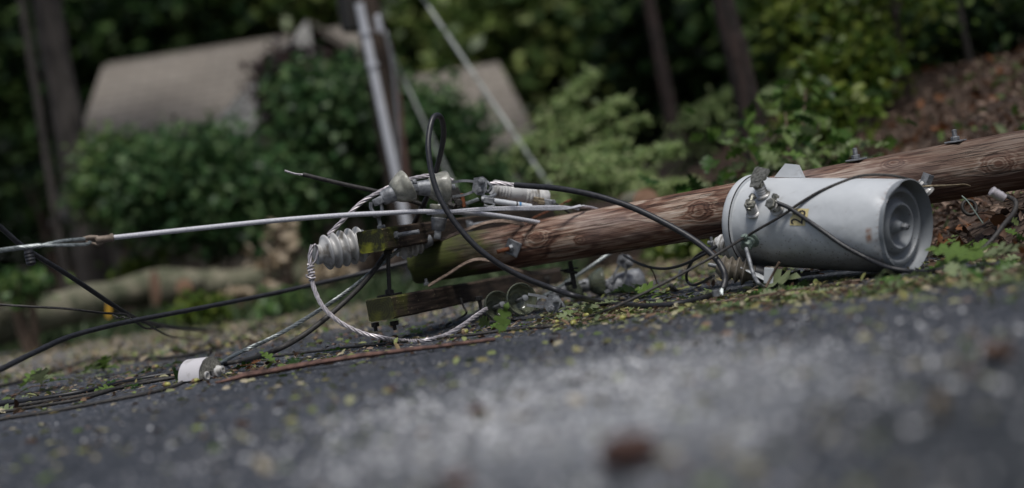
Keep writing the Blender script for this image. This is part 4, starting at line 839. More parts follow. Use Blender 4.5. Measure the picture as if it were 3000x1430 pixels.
bell('lichen-stained glass bell standing left of the black wire loop, tilted up to the right', (1135, 575), (1198, 542), 6.55, 6.58, .078, MT['glass_dirty'], .085)
bell('lichen-stained glass bell right behind the black wire loop', (1240, 551), (1309, 549), 6.60, 6.64, .078, MT['glass_dirty'], .09)
bell('pale glass bell half hidden between the second bell and the upper crossarm', (1285, 655), (1290, 600), 6.95, 6.95, .052, MT['glass_dirty'], .07)
bell('clear greenish glass bell under the lower crossarm, behind its twin', (1415, 915), (1462, 896), 7.05, 6.90, .076, MT['glass'], .075)
bell('clear greenish glass bell on the asphalt, open toward the camera', (1482, 895), (1530, 876), 6.98, 6.80, .080, MT['glass'], .075)
bell('tilted glass bell lying behind the big black cable below the pole', (1655, 850), (1697, 832), 7.75, 7.75, .080, MT['glass'], .075)
bell('glass bell next to the grey metal dead-end clamp', (1708, 838), (1772, 825), 7.85, 7.85, .082, MT['glass'], .09)
# eye bolt and shackle between the first bell and the upper arm
t = thing('shackle', 'grey shackle on a threaded eye bolt joining the first glass bell to the crossarm', 'shackle', P(1112, 660, 6.56))
mbx = MB(); mbx.tube(cat([P(1087, 592, 6.53), P(1088, 612, 6.53), P(1103, 632, 6.53), P(1117, 628, 6.55), P(1119, 608, 6.56), P(1114, 592, 6.56)], 6), .009, 8); mbx.box(frame_m(P(1104, 630, 6.54), (0, 0, 1), (1, 0, .2)), .034, .03, .024, .004); obj('bow', mbx, MT['galv'], t, smooth=40)
mbx = MB(); ea, eb = P(1109, 636, 6.55), P(1116, 672, 6.55); Ls = (eb-ea).length; mbx.lathe([(.0085*(1+.12*(i % 2)), Ls*i/26) for i in range(27)], frame_m(ea, eb-ea), 8); nut(mbx, frame_m(P(1116, 660, 6.55), (0, 0, -1)), .020, .016); obj('eye_bolt', mbx, MT['galv'], t, smooth=20)
def yoke(label, pts, w1, d, e=None, m='galv'):
    """two-bar clevis yoke ending in a bolted clamp with an eye"""
    (x0, y0), (x1, y1), (x2, y2) = pts; a, b, c = P(x0, y0, d), P(x1, y1, d), P(x2, y2, d); t = thing('yoke_clamp', label, 'clamp', b); up = ((b-a).cross(_f)).normalized()
    for s in (-1, 1):
        mbx = MB(); mbx.ribbon(cat([a+up*(s*w1), a.lerp(b, .5)+up*(s*w1*.95), b+up*(s*w1*.45)], 6), .018, .012, _f); obj('bar', mbx, MT[m], t, smooth=50)
    mbx = MB(); Mc = frame_m(b, -_f, (c-b)); mbx.prism([(-.03, .03), (.012, .044), (.034, .03), (.04, -.018), (.026, -.044), (-.004, -.046), (-.03, -.03)], .03, Mc); o = obj('clamp_body', mbx, MT[m], t, smooth=30)
    mbx = MB()
    for dx, dy in ((.008, .02), (.008, -.024)): nut(mbx, Mc @ Matrix.Translation((dx, dy, .012)), .017, .014); mbx.lathe([(.008, .0), (.008, .036), (0, .037)], Mc @ Matrix.Translation((dx, dy, .01)), 8)
    obj('nut', mbx, MT[m], t, smooth=20)
    mbx = MB(); mbx.tube(cat([b+(c-b)*.3+up*.016, b+(c-b)*.7+up*.022, c, b+(c-b)*.7-up*.024, b+(c-b)*.3-up*.02], 7), .008, 8); obj('eye', mbx, MT[m], t, smooth=60); return t
yoke('grey two-bar yoke clamp linking the second glass bell to the covered line', [(1322, 556), (1404, 543), (1438, 548)], .034, 6.72)
yoke('grey two-bar yoke clamp with an open eye lying on the asphalt beside the clear bells', [(1545, 878), (1618, 888), (1652, 905)], .026, 6.72)
yoke('upright grey yoke clamp hanging from the pole into the dead-end clamp', [(1808, 832), (1829, 768), (1840, 752)], .030, 7.7)
# dead-end clamp body: a half bowl casting
t = thing('dead_end_clamp', 'bulky grey cast dead-end clamp resting on leaves under the pole', 'clamp', G(1830, 870)); cc = P(1832, 836, 7.78)
Md = frame_m(cc, (P(1868, 826, 7.78)-P(1800, 846, 7.72)), Vector((0, 0, 1))); V = []; nu, nv = 20, 18
prof = [(.02, -.105), (.055, -.095), (.072, -.06), (.078, -.02), (.078, .03), (.080, .05), (.080, .09), (.072, .10)]
for r, z in prof:
    for k in range(nu+1): a = math.pi*.12+math.pi*1.76*k/nu; V.append(Md @ Vector((r*math.cos(a), r*math.sin(a)*.8, z)))
Fs = [(i*(nu+1)+k, i*(nu+1)+k+1, (i+1)*(nu+1)+k+1, (i+1)*(nu+1)+k) for i in range(len(prof)-1) for k in range(nu)]
mbx = MB(); mbx.add(V, Fs); o = obj('bowl', mbx, MT['galv'], t, smooth=50); md = o.modifiers.new('thick', 'SOLIDIFY'); md.thickness = .012
mbx = MB(); nut(mbx, frame_m(P(1789, 842, 7.68), -_f), .016, .016); mbx.lathe([(.012, -.03), (.014, 0), (0, .004)], frame_m(P(1781, 834, 7.7), -_f), 10); nut(mbx, frame_m(P(1780, 856, 7.68), -_f), .016, .016); obj('nut', mbx, MT['galv'], t, smooth=20)
# broken pot shell
t = thing('broken_shell', 'broken dark grey shell fragment with jagged rim near the transformer', 'debris', G(2040, 860)); cc = P(2032, 832, 7.3); V = []; nu, nv = 22, 8
for j in range(nv+1):
    for i in range(nu+1):
        u_ = math.pi*(1.0+i/nu); v_ = (j/nv-.5)*.20; jag = (.02*noise.noise((i*.9, j*.4, 2)) if i in (0, nu) else 0); r = .095+.004*noise.noise((i*.5, j*.5, 0))
        V.append(cc + Vector((math.cos(u_)*r*1.1, v_+ (.03*noise.noise((i*.8, 3, j/nv))), math.sin(u_)*(r*.62) + jag + .012 - (.02 if i > nu*.6 else 0))))
mbx = MB(); mbx.add(V, [(j*(nu+1)+i, j*(nu+1)+i+1, (j+1)*(nu+1)+i+1, (j+1)*(nu+1)+i) for j in range(nv) for i in range(nu)]); o = obj('shell', mbx, MT['old_rubber'], t, smooth=60); md = o.modifiers.new('thick', 'SOLIDIFY'); md.thickness = .014
mbx = MB(); mbx.tube([P(1990, 818, 7.25), P(1995, 790, 7.25)], .010, 8); obj('stub', mbx, MT['galv'], t)
# fuse cutout
t = thing('fuse_cutout', 'white ribbed porcelain fuse cutout lying on the far part of the upper crossarm', 'fuse cutout', P(1520, 590, 7.15))
fa, fb = P(1440, 552, 7.1), P(1600, 581, 7.25); L = (fb-fa).length; M = frame_m(fa, fb-fa); prof = [(.03, 0)]
for i in range(5): prof += [(.040, L*(.03+.055*i)), (.046, L*(.045+.055*i)), (.046, L*(.06+.055*i)), (.040, L*(.075+.055*i))]
prof += [(.047, L*.34), (.049, L*.40), (.048, L*.54)]
for i in range(5): prof += [(.042, L*(.58+.06*i)), (.049, L*(.595+.06*i)), (.049, L*(.615+.06*i)), (.042, L*(.63+.06*i))]
prof += [(.046, L*.9), (.046, L*.985), (.042, L), (.024, L*1.0), (.022, L*.95), (0, L*.95)]
mbx = MB(); mbx.lathe(prof, M, 32); obj('porcelain', mbx, MT['porc'], t, smooth=40)
mbx = MB(); ta, tb_ = P(1446, 589, 6.98), P(1556, 606, 7.05); mbx.tube([ta, tb_], .0145, 16); o = obj('fuse_tube', mbx, MT['fuse'], t, smooth=40)
mbx = MB(); mbx.tube([ta.lerp(tb_, .66), ta.lerp(tb_, .72)], .0150, 16); obj('label_band', mbx, MT['bluelabel'], o); mbx = MB(); mbx.tube([ta.lerp(tb_, .58), ta.lerp(tb_, .62)], .0150, 16); obj('label_band', mbx, MT['ink'], o)
mbx = MB(); mbx.tube([P(1410, 584, 6.98), ta], .016, 12); mbx.tube(cat([P(1418, 600, 6.96), P(1432, 606, 6.96), P(1448, 602, 6.96), P(1440, 594, 6.96)], 5), .006, 8); mbx.box(frame_m(P(1432, 588, 6.97), _f, tb_-ta), .05, .03, .03, .004); mbx.tube(cat([P(1416, 574, 7), P(1432, 577, 6.97), P(1452, 570, 7)], 5), .007, 8); obj('fuse_ferrule', mbx, MT['galv'], t, smooth=30)
mbx = MB(); mbx.box(frame_m(P(1578, 586, 7.1), _f, fb-fa), .055, .026, .03, .003); mbx.box(frame_m(P(1586, 594, 7.08), _f, fb-fa), .036, .02, .034, .003); obj('contact_clip', mbx, MT['bronze'], t, smooth=20)
mbx = MB(); mbx.box(frame_m(P(1606, 594, 7.15), _f, Vector((1, 0, -.3))), .06, .034, .03, .004); nut(mbx, frame_m(P(1600, 600, 7.1), -_f), .016, .014); nut(mbx, frame_m(P(1622, 592, 7.14), -_f), .012, .02); obj('end_fitting', mbx, MT['galv'], t, smooth=20)
# hardware knot behind the second bell
t = thing('connector_block', 'dark bolted connector tucked behind the second glass bell', 'connector', P(1345, 590, 6.9))
mbx = MB(); mbx.box(frame_m(P(1340, 580, 6.9), _f, (1, .2, .3)), .05, .10, .03, .005); nut(mbx, frame_m(P(1345, 594, 6.86), -_f), .018, .016); mbx.tube(cat([P(1320, 575, 6.9), P(1318, 598, 6.88), P(1335, 606, 6.86)], 5), .014, 8); obj('body', mbx, MT['darkiron'], t, smooth=30)
mbx = MB(); mbx.box(frame_m(P(1357, 588, 6.88), _f, (0, 0, 1)), .07, .018, .03, .003); obj('bracket', mbx, MT['rust'], t)

# ------------------------------------------------------------------ cables and wires
t = thing('guy_strain_rod', 'long chalky white fibreglass strain rod stretched across the left half of the photo', 'guy rod', P(900, 650, 6.4))
q = cat([P(327, 697, 6.2), P(520, 676, 6.28), P(800, 647, 6.4), P(1000, 631, 6.46), P(1120, 625, 6.5), P(1230, 620, 6.58), P(1340, 622, 6.7), P(1440, 630, 6.85), P(1525, 643, 6.98), P(1590, 655, 7.1)], 8); mbx = MB(); mbx.tube(q, .0115, 12); obj('rod', mbx, MT['whiterod'], t, smooth=60)
q = [P(1250, 626, 6.6), P(1400, 614, 6.72), P(1500, 611, 6.8), P(1640, 609, 6.95)]
for s in range(9):
    e = cat([q[0]+Vector((0, 0, (s-4)*.0006)), q[1]+Vector((0, 0, (s-4)*.0016)), q[2]+Vector((0, 0, (s-4)*.0018)), q[3]+Vector((0, 0, (s-4)*.0022)), P(1690+R.uniform(-12, 22), 608+(s-4)*2.0+R.uniform(-2.5, 2.5), 7.0)], 5); mbx = MB() if s == 0 else mbx; mbx.tube(e, .0042, 5)
obj('frayed_fibre', mbx, MT['whiterod'], t, smooth=60)
a, b = P(330, 697, 6.2), P(246, 709, 6.17); M = frame_m(a, b-a, Vector((0, 0, 1))); L = (b-a).length
mbx = MB(); mbx.lathe([(.014, -.006), (.020, -.004), (.020, .006), (.0155, .012), (.017, L*.45), (.018, L*.55), (.012, L*.6), (0, L*.6)], M, 20); mbx.tube([M @ Vector((.010, 0, L*.5)), M @ Vector((.016, 0, L*.8)), M @ Vector((.012, 0, L*1.0))], .011, 10); mbx.tube([M @ Vector((-.012, 0, L*.35)), M @ Vector((-.02, 0, L*.55)), M @ Vector((-.006, 0, L*.85)), M @ Vector((.004, 0, L*.98))], .008, 10)
obj('socket_clevis', mbx, MT['tan'], t, smooth=45)
mbx = MB(); mbx.strand(cat([P(-150, 754, 6.0), P(0, 734, 6.05), P(60, 726, 6.08), P(120, 719, 6.1)], 6), .0105, 6, .10); mbx.strand(cat([P(110, 722, 6.1), P(180, 706, 6.13), P(250, 700, 6.16)], 6), .0075, 5, .08); mbx.strand(cat([P(110, 719, 6.1), P(180, 718, 6.12), P(250, 716, 6.13), P(266, 708, 6.14)], 6), .0075, 5, .08); obj('guy_strand', mbx, MT['steel'], t, smooth=60)

gp = 'downed cables'
o = cable('black_cable', 'thick black cable falling from the top left edge down to the asphalt behind the crossing', 'cable', [(-60, 625, 6.0), (0, 665, 6.1), (75, 728, 6.2), (200, 806, 6.4), (330, 893, 6.7), (400, 934, 7.0), (470, 953, 7.6), (560, 965, 8.6), (660, 968, None), (750, 955, None), (830, 925, None), (900, 905, None)], .0115, MT['rubber'], group=gp)
t = thing('cable_clip', 'small ribbed black clip hanging from the black cable at the far left', 'clip', P(85, 760, 6.2)); Mc = frame_m(P(83, 732, 6.2), Vector((.05, 0, -1))); mbx = MB(); mbx.lathe([(.020, 0)] + [(.0195+.0022*(i % 2), .006+i*.0075) for i in range(8)] + [(.016, .068), (0, .072)], Mc, 14); obj('body', mbx, MT['rubber'], t, smooth=30)
cable('thin_wire', 'thin black wire hanging in from the left edge to the cable crossing', 'wire', [(-60, 889, 6.3), (0, 893, 6.35), (100, 899, 6.4), (200, 905, 6.5), (300, 917, 6.65), (370, 922, 6.8), (400, 945, 7.0), (430, 963, 7.3), (480, 958, 7.6)], .0055, MT['old_rubber'], 6, group=gp)
cable('thin_wire', 'thin black wire tail drooping right from the cable crossing to the asphalt', 'wire', [(372, 925, 6.8), (430, 948, 7.0), (460, 968, 7.4), (520, 990, 8.2), (620, 998, None), (720, 985, None)], .005, MT['old_rubber'], 6, group=gp)
cable('wire_curl', 'curly frayed end of thin wire by the yellow stake', 'wire', [(330, 923, 6.6), (345, 930, 6.58), (338, 934, 6.56), (352, 931, 6.6), (362, 928, 6.6), (368, 934, 6.6), (378, 930, 6.65), (385, 936, 6.65)], .0035, MT['old_rubber'], 6, group=gp)
cable('black_cable', 'black cable rising from the lower left edge to behind the mossy pole end', 'cable', [(-80, 1120, 5.75), (0, 1083, 5.9), (90, 1038, 6.1), (200, 988, 6.35), (320, 955, 6.6), (420, 934, 6.8), (600, 900, 7.1), (800, 860, 7.45), (1000, 815, 7.7), (1200, 768, 7.85), (1320, 740, 7.9)], .0125, MT['rubber'], group=gp)
cable('black_cable', 'thin black cable meandering along the asphalt behind the pale broken block', 'cable', [(-60, 1150, None), (0, 1132, None), (110, 1105, None), (200, 1075, None), (290, 1053, None), (400, 1052, None), (520, 1045, None), (630, 1022, None), (700, 995, None), (745, 962, None), (800, 952, None), (880, 955, None), (980, 940, None)], .0115, MT['old_rubber'], 8, group=gp)
cable('black_cable', 'black cable lying flat left of the pale broken block, uppermost of three', 'cable', [(-60, 1195, None), (0, 1184, None), (120, 1168, None), (250, 1146, None), (380, 1116, None), (480, 1098, None), (580, 1083, None), (640, 1072, None)], .011, MT['rubber'], 8, group=gp)
cable('black_cable', 'black cable lying flat left of the pale broken block, middle of three', 'cable', [(-60, 1206, None), (0, 1197, None), (120, 1178, None), (250, 1158, None), (400, 1126, None), (500, 1108, None), (590, 1095, None)], .009, MT['old_rubber'], 8, group=gp)
cable('black_cable', 'black cable doubling back in a hairpin just left of the pale broken block', 'cable', [(-60, 1243, None), (0, 1229, None), (150, 1206, None), (300, 1178, None), (430, 1153, None), (500, 1135, None), (535, 1118, None), (528, 1107, None), (490, 1108, None), (400, 1120, None), (250, 1166, None), (100, 1192, None), (-60, 1218, None)], .008, MT['old_rubber'], 8, group=gp)
cable('steel_strand', 'galvanised steel strand rising from the pale block to the upper crossarm', 'wire', [(650, 1062, None), (700, 1034, 6.35), (800, 988, 6.4), (900, 931, 6.5), (1000, 866, 6.62), (1080, 804, 6.72), (1140, 756, 6.8), (1172, 730, 6.85)], .0095, MT['steel'], strand=4, pitch=.11, group=gp)
cable('black_cable', 'black cable rising beside the steel strand from the pale block to the crossarm', 'cable', [(655, 1066, None), (720, 1056, None), (800, 1030, 6.4), (880, 988, 6.45), (960, 928, 6.52), (1040, 856, 6.62), (1090, 800, 6.7), (1130, 745, 6.8), (1160, 715, 6.9)], .0125, MT['old_rubber'], 10, group=gp)
cable('thin_black_line', 'thin black line crossing the asphalt, then slanting up over the transformer face', 'wire', [(640, 1066, None), (760, 1050, None), (900, 1032, None), (1050, 1015, None), (1200, 1000, None), (1350, 985, None), (1500, 966, None), (1620, 955, None), (1720, 930, None), (1780, 908, 5.98), (1850, 877, 6.0), (1960, 822, 6.02), (2080, 757, 6.1), (2130, 727, 6.15), tsurf(2185, 694, .06), tsurf(2225, 670, .05), tsurf(2260, 650, .04), tsurf(2300, 625, .025), tsurf(2340, 597, .014), tsurf(2400, 562, .010), tsurf(2470, 532, .010), (2530, 514, 6.12), (2600, 513, 6.1), (2650, 522, 6.1), (2690, 535, 6.25)], .0062, MT['old_rubber'], 8, group=gp)
cable('transformer_lead', 'black lead running from the transformer terminals diagonally down across its face', 'cable', [tsurf(2276, 594, .05), tsurf(2310, 608, .028), tsurf(2340, 628, .018), tsurf(2400, 670, .014), tsurf(2470, 720, .014), tsurf(2540, 758, .016), (2605, 784, 5.83), (2670, 795, 5.78), (2720, 797, None)], .0095, MT['rubber'], 10, group=gp)
cable('black_cable', 'blurred black cable curving up beside the bank to the silver connector', 'cable', [(2725, 795, None), (2780, 783, 5.9), (2850, 750, 5.85), (2900, 710, 5.85), (2940, 660, 5.9), (2972, 620, 6.0), (2975, 590, 6.05), (2950, 575, 6.1)], .010, MT['old_rubber'], 10, group=gp)
t = thing('cable_connector', 'short silver barrel connector on the cable end below the pole at right', 'connector', P(2920, 570, 6.1)); Mc = frame_m(P(2905, 560, 6.1), P(2945, 584, 6.1)-P(2905, 560, 6.1)); mbx = MB(); mbx.lathe([(.016, -.004), (.022, 0)] + [(.0225-.002*(i % 2), .006+i*.009) for i in range(6)] + [(.02, .062), (0, .064)], Mc, 20); obj('barrel', mbx, MT['alu'], t, smooth=30)
t = thing('ring_hook', 'small dark ring hanging under the pole with a green cord through it', 'ring', P(2838, 610, 6.4)); cc = P(2840, 608, 6.4); mbx = MB(); mbx.tube([cc+Vector((math.cos(w_)*.031, .012*math.sin(w_), math.sin(w_)*.033)) for w_ in [2*math.pi*i/24 for i in range(25)]], .008, 8); obj('ring', mbx, MT['darkiron'], t, smooth=60); mbx = MB(); mbx.tube(cat([P(2818, 574, 6.36), P(2835, 590, 6.34), P(2856, 620, 6.32), P(2880, 655, 6.3)], 5), .003, 6); obj('cord', mbx, MT['patina'], t)
cable('wire_loop', 'big black cable standing up in a tall narrow loop in front of the crossarms', 'cable', [(1205, 672, 7.1), (1232, 615, 6.95), (1255, 570, 6.85), (1278, 500, 6.72), (1295, 430, 6.62), (1300, 385, 6.55), (1294, 350, 6.48), (1281, 338, 6.44), (1266, 352, 6.40), (1256, 400, 6.36), (1256, 450, 6.33), (1270, 530, 6.3), (1300, 602, 6.28), (1350, 674, 6.27), (1415, 740, 6.27), (1510, 802, 6.3), (1620, 846, 6.35), (1700, 872, 6.3), (1780, 890, None), (1880, 897, None), (1970, 892, None), (2050, 876, None), (2105, 858, None)], .0130, MT['rubber'], 12, 8, group=gp)
cable('covered_line', 'thick black covered line arching over the pole and down beside the transformer', 'cable', [(1509, 542, 6.75), (1560, 546, 6.7), (1640, 553, 6.6), (1740, 572, 6.5), (1850, 607, 6.4), (1960, 660, 6.3), (2040, 708, 6.22), (2092, 752, 6.15), (2118, 790, 6.1), (2124, 820, 6.08), (2118, 846, 6.06)], .0140, MT['rubber'], 12, 8, group=gp)
cable('bare_strand', 'bare twisted strand leaving the yoke clamp into the thick black covered line', 'wire', [(1436, 538, 6.76), (1470, 538, 6.76), (1512, 543, 6.75)], .0095, MT['alu'], strand=4, pitch=.15, group=gp)
t = thing('frayed_end', 'frayed silvery strand end taped to the cable under the transformer', 'wire', P(2112, 858, 6.05)); mbx = MB()
for i in range(7): mbx.tube(cat([P(2119, 838, 6.06), P(2112+R.uniform(-5, 5), 852, 6.05), P(2104+R.uniform(-14, 18), 864+R.uniform(-6, 3), 6.04)], 4), .0035, 5)
obj('strands', mbx, MT['steel'], t); mbx = MB(); mbx.tube([P(2096, 850, 6.02), P(2100, 868, 6.02)], .017, 10); obj('tape', mbx, MT['galv'], t)
cable('rubber_lead', 'dirty black lead pointing left with a bare wire tip, behind the first glass bell', 'cable', [(887, 511, 6.7), (940, 524, 6.72), (1020, 543, 6.76), (1100, 560, 6.8), (1160, 576, 6.85), (1220, 594, 6.9), (1248, 604, 6.92)], .0105, MT['old_rubber'], 10)
cable('bare_tip', 'bare wire tip sticking out of the dirty black lead against the dark evergreen', 'wire', [(834, 500, 6.68), (862, 509, 6.69), (888, 512, 6.7)], .005, MT['alu'], 6)
cable('aluminium_strand', 'twisted aluminium strand arching from the post insulator over both glass bells', 'wire', [(962, 688, 6.62), (985, 665, 6.62), (1020, 630, 6.62), (1060, 593, 6.64), (1110, 563, 6.66), (1150, 545, 6.68), (1200, 526, 6.7), (1240, 517, 6.7), (1275, 515, 6.7), (1310, 522, 6.72), (1326, 530, 6.72)], .0105, MT['alu'], strand=4, pitch=.15)
cable('aluminium_strand', 'twisted aluminium strand hanging in a wide loop from the post insulator neck to the asphalt', 'wire', [(915, 718, 6.53), (908, 750, 6.52), (911, 800, 6.5), (920, 845, 6.48), (945, 897, 6.45), (990, 940, 6.42), (1050, 972, 6.4), (1120, 990, 6.38), (1180, 998, None), (1240, 998, None), (1300, 984, None), (1350, 957, 6.5), (1395, 925, 6.6), (1425, 905, 6.7)], .0105, MT['alu'], strand=4, pitch=.15)
t = thing('wire_tie', 'wrapped tie wire binding the strand below the post insulator', 'wire', P(912, 800, 6.5)); mbx = MB(); ctr = cat([P(910, 775, 6.51), P(912, 800, 6.5), P(916, 822, 6.49)], 12); fr = frames(ctr); mbx.tube([p+(a*math.cos(i*1.4)+b*math.sin(i*1.4))*.015 for i, (p, (tt_, a, b)) in enumerate(zip(ctr, fr))], .0045, 6); mbx.tube(cat([P(912, 815, 6.48), P(900, 812, 6.48), P(897, 804, 6.48)], 4), .0045, 6); mbx.tube(cat([P(922, 716, 6.52), P(930, 730, 6.54), P(926, 760, 6.53), P(915, 775, 6.52)], 5), .006, 6); obj('wrap', mbx, MT['alu'], t, smooth=60)
cable('steel_strand', 'steel strand running from the lower glass bells up behind the fallen pole', 'wire', [(1560, 885, 7.5), (1620, 852, 7.55), (1680, 815, 7.6), (1740, 775, 7.65), (1790, 740, 7.7)], .0095, MT['steel'], strand=4, pitch=.11)
cable('steel_strand', 'short steel strand under the white rod by the fuse cutout', 'wire', [(1320, 612, 6.9), (1350, 602, 6.92), (1385, 590, 6.94), (1402, 584, 6.95)], .009, MT['steel'], strand=6, pitch=.08)
cable('steel_strand', 'pale strand leaving the frayed rod end over the pole top', 'wire', [(1700, 606, 7.0), (1730, 608, 7.05), (1760, 618, 7.1), (1785, 630, 7.15)], .008, MT['alu'], strand=6, pitch=.09)
cable('thin_wire', 'thin dark wire sagging from under the pole to the transformer bushing', 'wire', [(1828, 748, 7.4), (1860, 767, 7.2), (1900, 782, 7.0), (1950, 787, 6.8), (2000, 776, 6.6), (2050, 752, 6.45), (2100, 722, 6.4)], .007, MT['rubber'], 8)
cable('thin_wire', 'thin black wire making a small loop left of the transformer arrester', 'wire', [(2098, 722, 6.4), (2060, 738, 6.5), (2030, 762, 6.6), (2012, 800, 6.7), (2014, 824, 6.75), (2030, 835, 6.7), (2055, 828, 6.6), (2090, 808, 6.4)], .007, MT['rubber'], 8)
cable('thin_wire', 'thin dark wire hanging off the fuse cutout behind the pole', 'wire', [(1612, 590, 7.15), (1640, 604, 7.2), (1665, 622, 7.25), (1690, 640, 7.3)], .0055, MT['old_rubber'], 6)
cable('wire_scrap', 'dark frayed wire scrap on the asphalt below the lower crossarm', 'wire', [(1350, 875, 7.0), (1358, 898, 6.9), (1366, 918, 6.8), (1340, 935, None), (1310, 950, None), (1302, 962, None)], .0055, MT['darkiron'], 6)
for lab, (px, py, d, h) in {'dark bolt and link hanging under the lower crossarm, left of the clear bells': (1402, 872, 7.0, .12), 'dark bolt hanging under the far end of the lower crossarm': (1603, 815, 8.4, .13)}.items():
    t = thing('hanging_bolt', lab, 'bolt', P(px, py, d), 'bolts under the lower crossarm'); mbx = MB(); p0 = P(px, py-4, d); nut(mbx, frame_m(p0, (0, 0, -1)), .020, .022); mbx.lathe([(.010, 0), (.010, h), (0, h+.001)], frame_m(p0, (0.06, 0, -1)), 8); obj('shank', mbx, MT['darkiron'], t, smooth=20)
    mbx = MB(); mbx.box(frame_m(p0+Vector((.008, 0, -h*.85)), (0.06, 0, -1), (1, 0, 0)), .045, .03, .06, .008); obj('link', mbx, MT['darkiron'], t, smooth=30)

# ------------------------------------------------------------------ pale broken block
t = thing('ceramic_block', 'broken pale half-round insulating block with a coarse grey face, lying among the wires', 'debris', G(600, 1112))
c0 = G(560, 1117); ax = Vector((.90, -.44, 0)).normalized(); sd_ = Vector((0, 0, 1)).cross(ax); rB = .093; c0 = c0 - sd_*0; ln = .115
arc = [(math.cos(math.pi*(.02+.96*i/22))*rB*.92, math.sin(math.pi*(.02+.96*i/22))*rB*1.0+.004) for i in range(23)]
mbx = MB(); V = []
for s in (0, .25, .5, .75, 1):
    for x, z in arc: V.append(c0+ax*(ln*s+(.004*noise.noise((x*60, z*60, 1)) if s == 1 else 0))+sd_*(-x)+Vector((0, 0, z)))
nn = len(arc); Fs = [(j*nn+i, j*nn+i+1, (j+1)*nn+i+1, (j+1)*nn+i) for j in range(4) for i in range(nn-1)] + [tuple(range(nn)), tuple(i*nn for i in range(4, -1, -1)) + tuple(i*nn+nn-1 for i in range(5))]
mbx.add(V, Fs); obj('outer_skin', mbx, MT['ceramic_skin'], t, smooth=50)
mbx = MB(); V = [v+ax*.0015 for v in V[-nn:]]; cen = c0+ax*(ln+.0015)+Vector((0, 0, rB*.4)); rings = []
for f_ in (1, .8, .6, .4, .2):
    for v in V: p = cen.lerp(v, f_*.985); rings.append(p+ax*(.003*noise.noise(p*90)+.002))
mbx.add(rings+[cen], [(j*nn+i, (j+1)*nn+i, (j+1)*nn+i+1, j*nn+i+1) for j in range(4) for i in range(nn-1)] + [(4*nn+i, 5*nn, 4*nn+i+1) for i in range(nn-1)]); obj('coarse_face', mbx, MT['ceramic_core'], t, smooth=60)
pc = c0+ax*(ln-.004)+sd_*.045+Vector((0, 0, .028)); mbx = MB(); mbx.lathe([(.026, -.01), (.028, .008), (.024, .010), (.019, .012), (.019, .022), (.017, .026), (.016, .036), (.007, .037), (.007, .022), (0, .022)], frame_m(pc, ax+Vector((0, 0, .1))), 20); obj('socket', mbx, MT['porc'], t, smooth=30)
pc = c0+ax*ln+sd_*-.035+Vector((0, 0, .018)); mbx = MB(); mbx.lathe([(.020, -.006), (.020, .006), (.015, .009), (.009, .004), (0, .004)], frame_m(pc, ax), 16); obj('boss', mbx, MT['porc'], t, smooth=30)

# ------------------------------------------------------------------ bark strip, acorns, leaf sprigs, chunks
t0 = G(632, 1128); t1 = G(1452, 1002); q = [t0.lerp(t1, i/26) for i in range(27)]
mbx = MB(); V = []
sdv = Vector((0, 0, 1)).cross((t1-t0).normalized())
for i, p in enumerate(q):
    s = i/26; wd_ = (.052*min(1, .25+s*7)*(1-.55*s))*(1+.18*noise.noise((s*9, 1, 1))); hh_ = .030*min(1, .3+s*6)*(1-.5*s)*(1+.15*noise.noise((s*12, 4, 1)))
    p = p+sdv*(.014*noise.noise((s*4, 0, 2)))+Vector((0, 0, .012*math.sin(s*math.pi)**2+.004))
    for k in range(8): w_ = math.pi*2*k/8; V.append(p+sdv*(wd_*.5*math.cos(w_))+Vector((0, 0, hh_*(.5+.5*math.sin(w_))+.003*noise.noise((i, k, 1)))))
mbx.add(V, [(i*8+k, i*8+(k+1) % 8, i*8+8+(k+1) % 8, i*8+8+k) for i in range(26) for k in range(8)] + [tuple(range(7, -1, -1)), tuple(26*8+k for k in range(8))])
tag(obj('bark_strip', mbx, MT['bark_strip'], at=t0, smooth=60), 'long red-brown splintered strip of wood lying across the asphalt in front', 'wood strip')
acl = {(572, 1116): 'green acorn with its cup at the front foot of the pale block', (488, 1127): 'yellow-green acorn lying in the hairpin of black cable', (455, 1075): 'small acorn left of the pale block beyond the three cables', (1662, 884): 'green acorn just under the big black cable near the clear bells', (1612, 910): 'green acorn beside the eye of the yoke clamp on the asphalt', (1628, 944): 'yellow acorn left one of two in front of the clear bells', (1680, 946): 'yellow acorn right one of two in front of the clear bells', (1362, 973): 'acorn beside the aluminium strand where it meets the asphalt', (1716, 925): 'brownish acorn right of the yoke clamp', (1955, 850): 'green acorn among the oak leaves left of the frayed wire end', (925, 992): 'small yellow acorn left of the hanging aluminium loop', (668, 1013): 'pale acorn pair lying on the meandering thin cable', (1820, 932): 'dark green acorn in front of the thick black cable'}
MT['acorn'] = simple('green_acorn', (0.16, 0.17, 0.035), (0.36, 0.34, 0.09), 30, 0.4, bump=0.05); MT['cup'] = simple('acorn_cup', (0.14, 0.09, 0.05), (0.3, 0.21, 0.13), 120, 0.8, bump=0.5)
for i, ((px, py), lab) in enumerate(acl.items()):
    p = G(px, py, .010); ax_ = Vector((R.uniform(-1, 1), R.uniform(-1, 1), R.uniform(-.1, .3))); M = frame_m(p, ax_); t = thing('acorn', lab, 'acorn', p, 'green acorns scattered on the asphalt'); s = R.uniform(.9, 1.25)
    mbx = MB(); mbx.lathe([(0, -.011*s), (.007*s, -.010*s), (.0105*s, -.003*s), (.0105*s, .006*s), (.0075*s, .013*s), (.003*s, .017*s), (0, .019*s)], M, 16); obj('nut', mbx, MT['acorn'], t, smooth=180)
    mbx = MB(); mbx.lathe([(.003*s, -.017*s), (.008*s, -.0135*s), (.0120*s, -.006*s), (.0118*s, -.002*s), (.0100*s, -.002*s)], M, 16); obj('cup', mbx, MT['cup'], t, smooth=180)
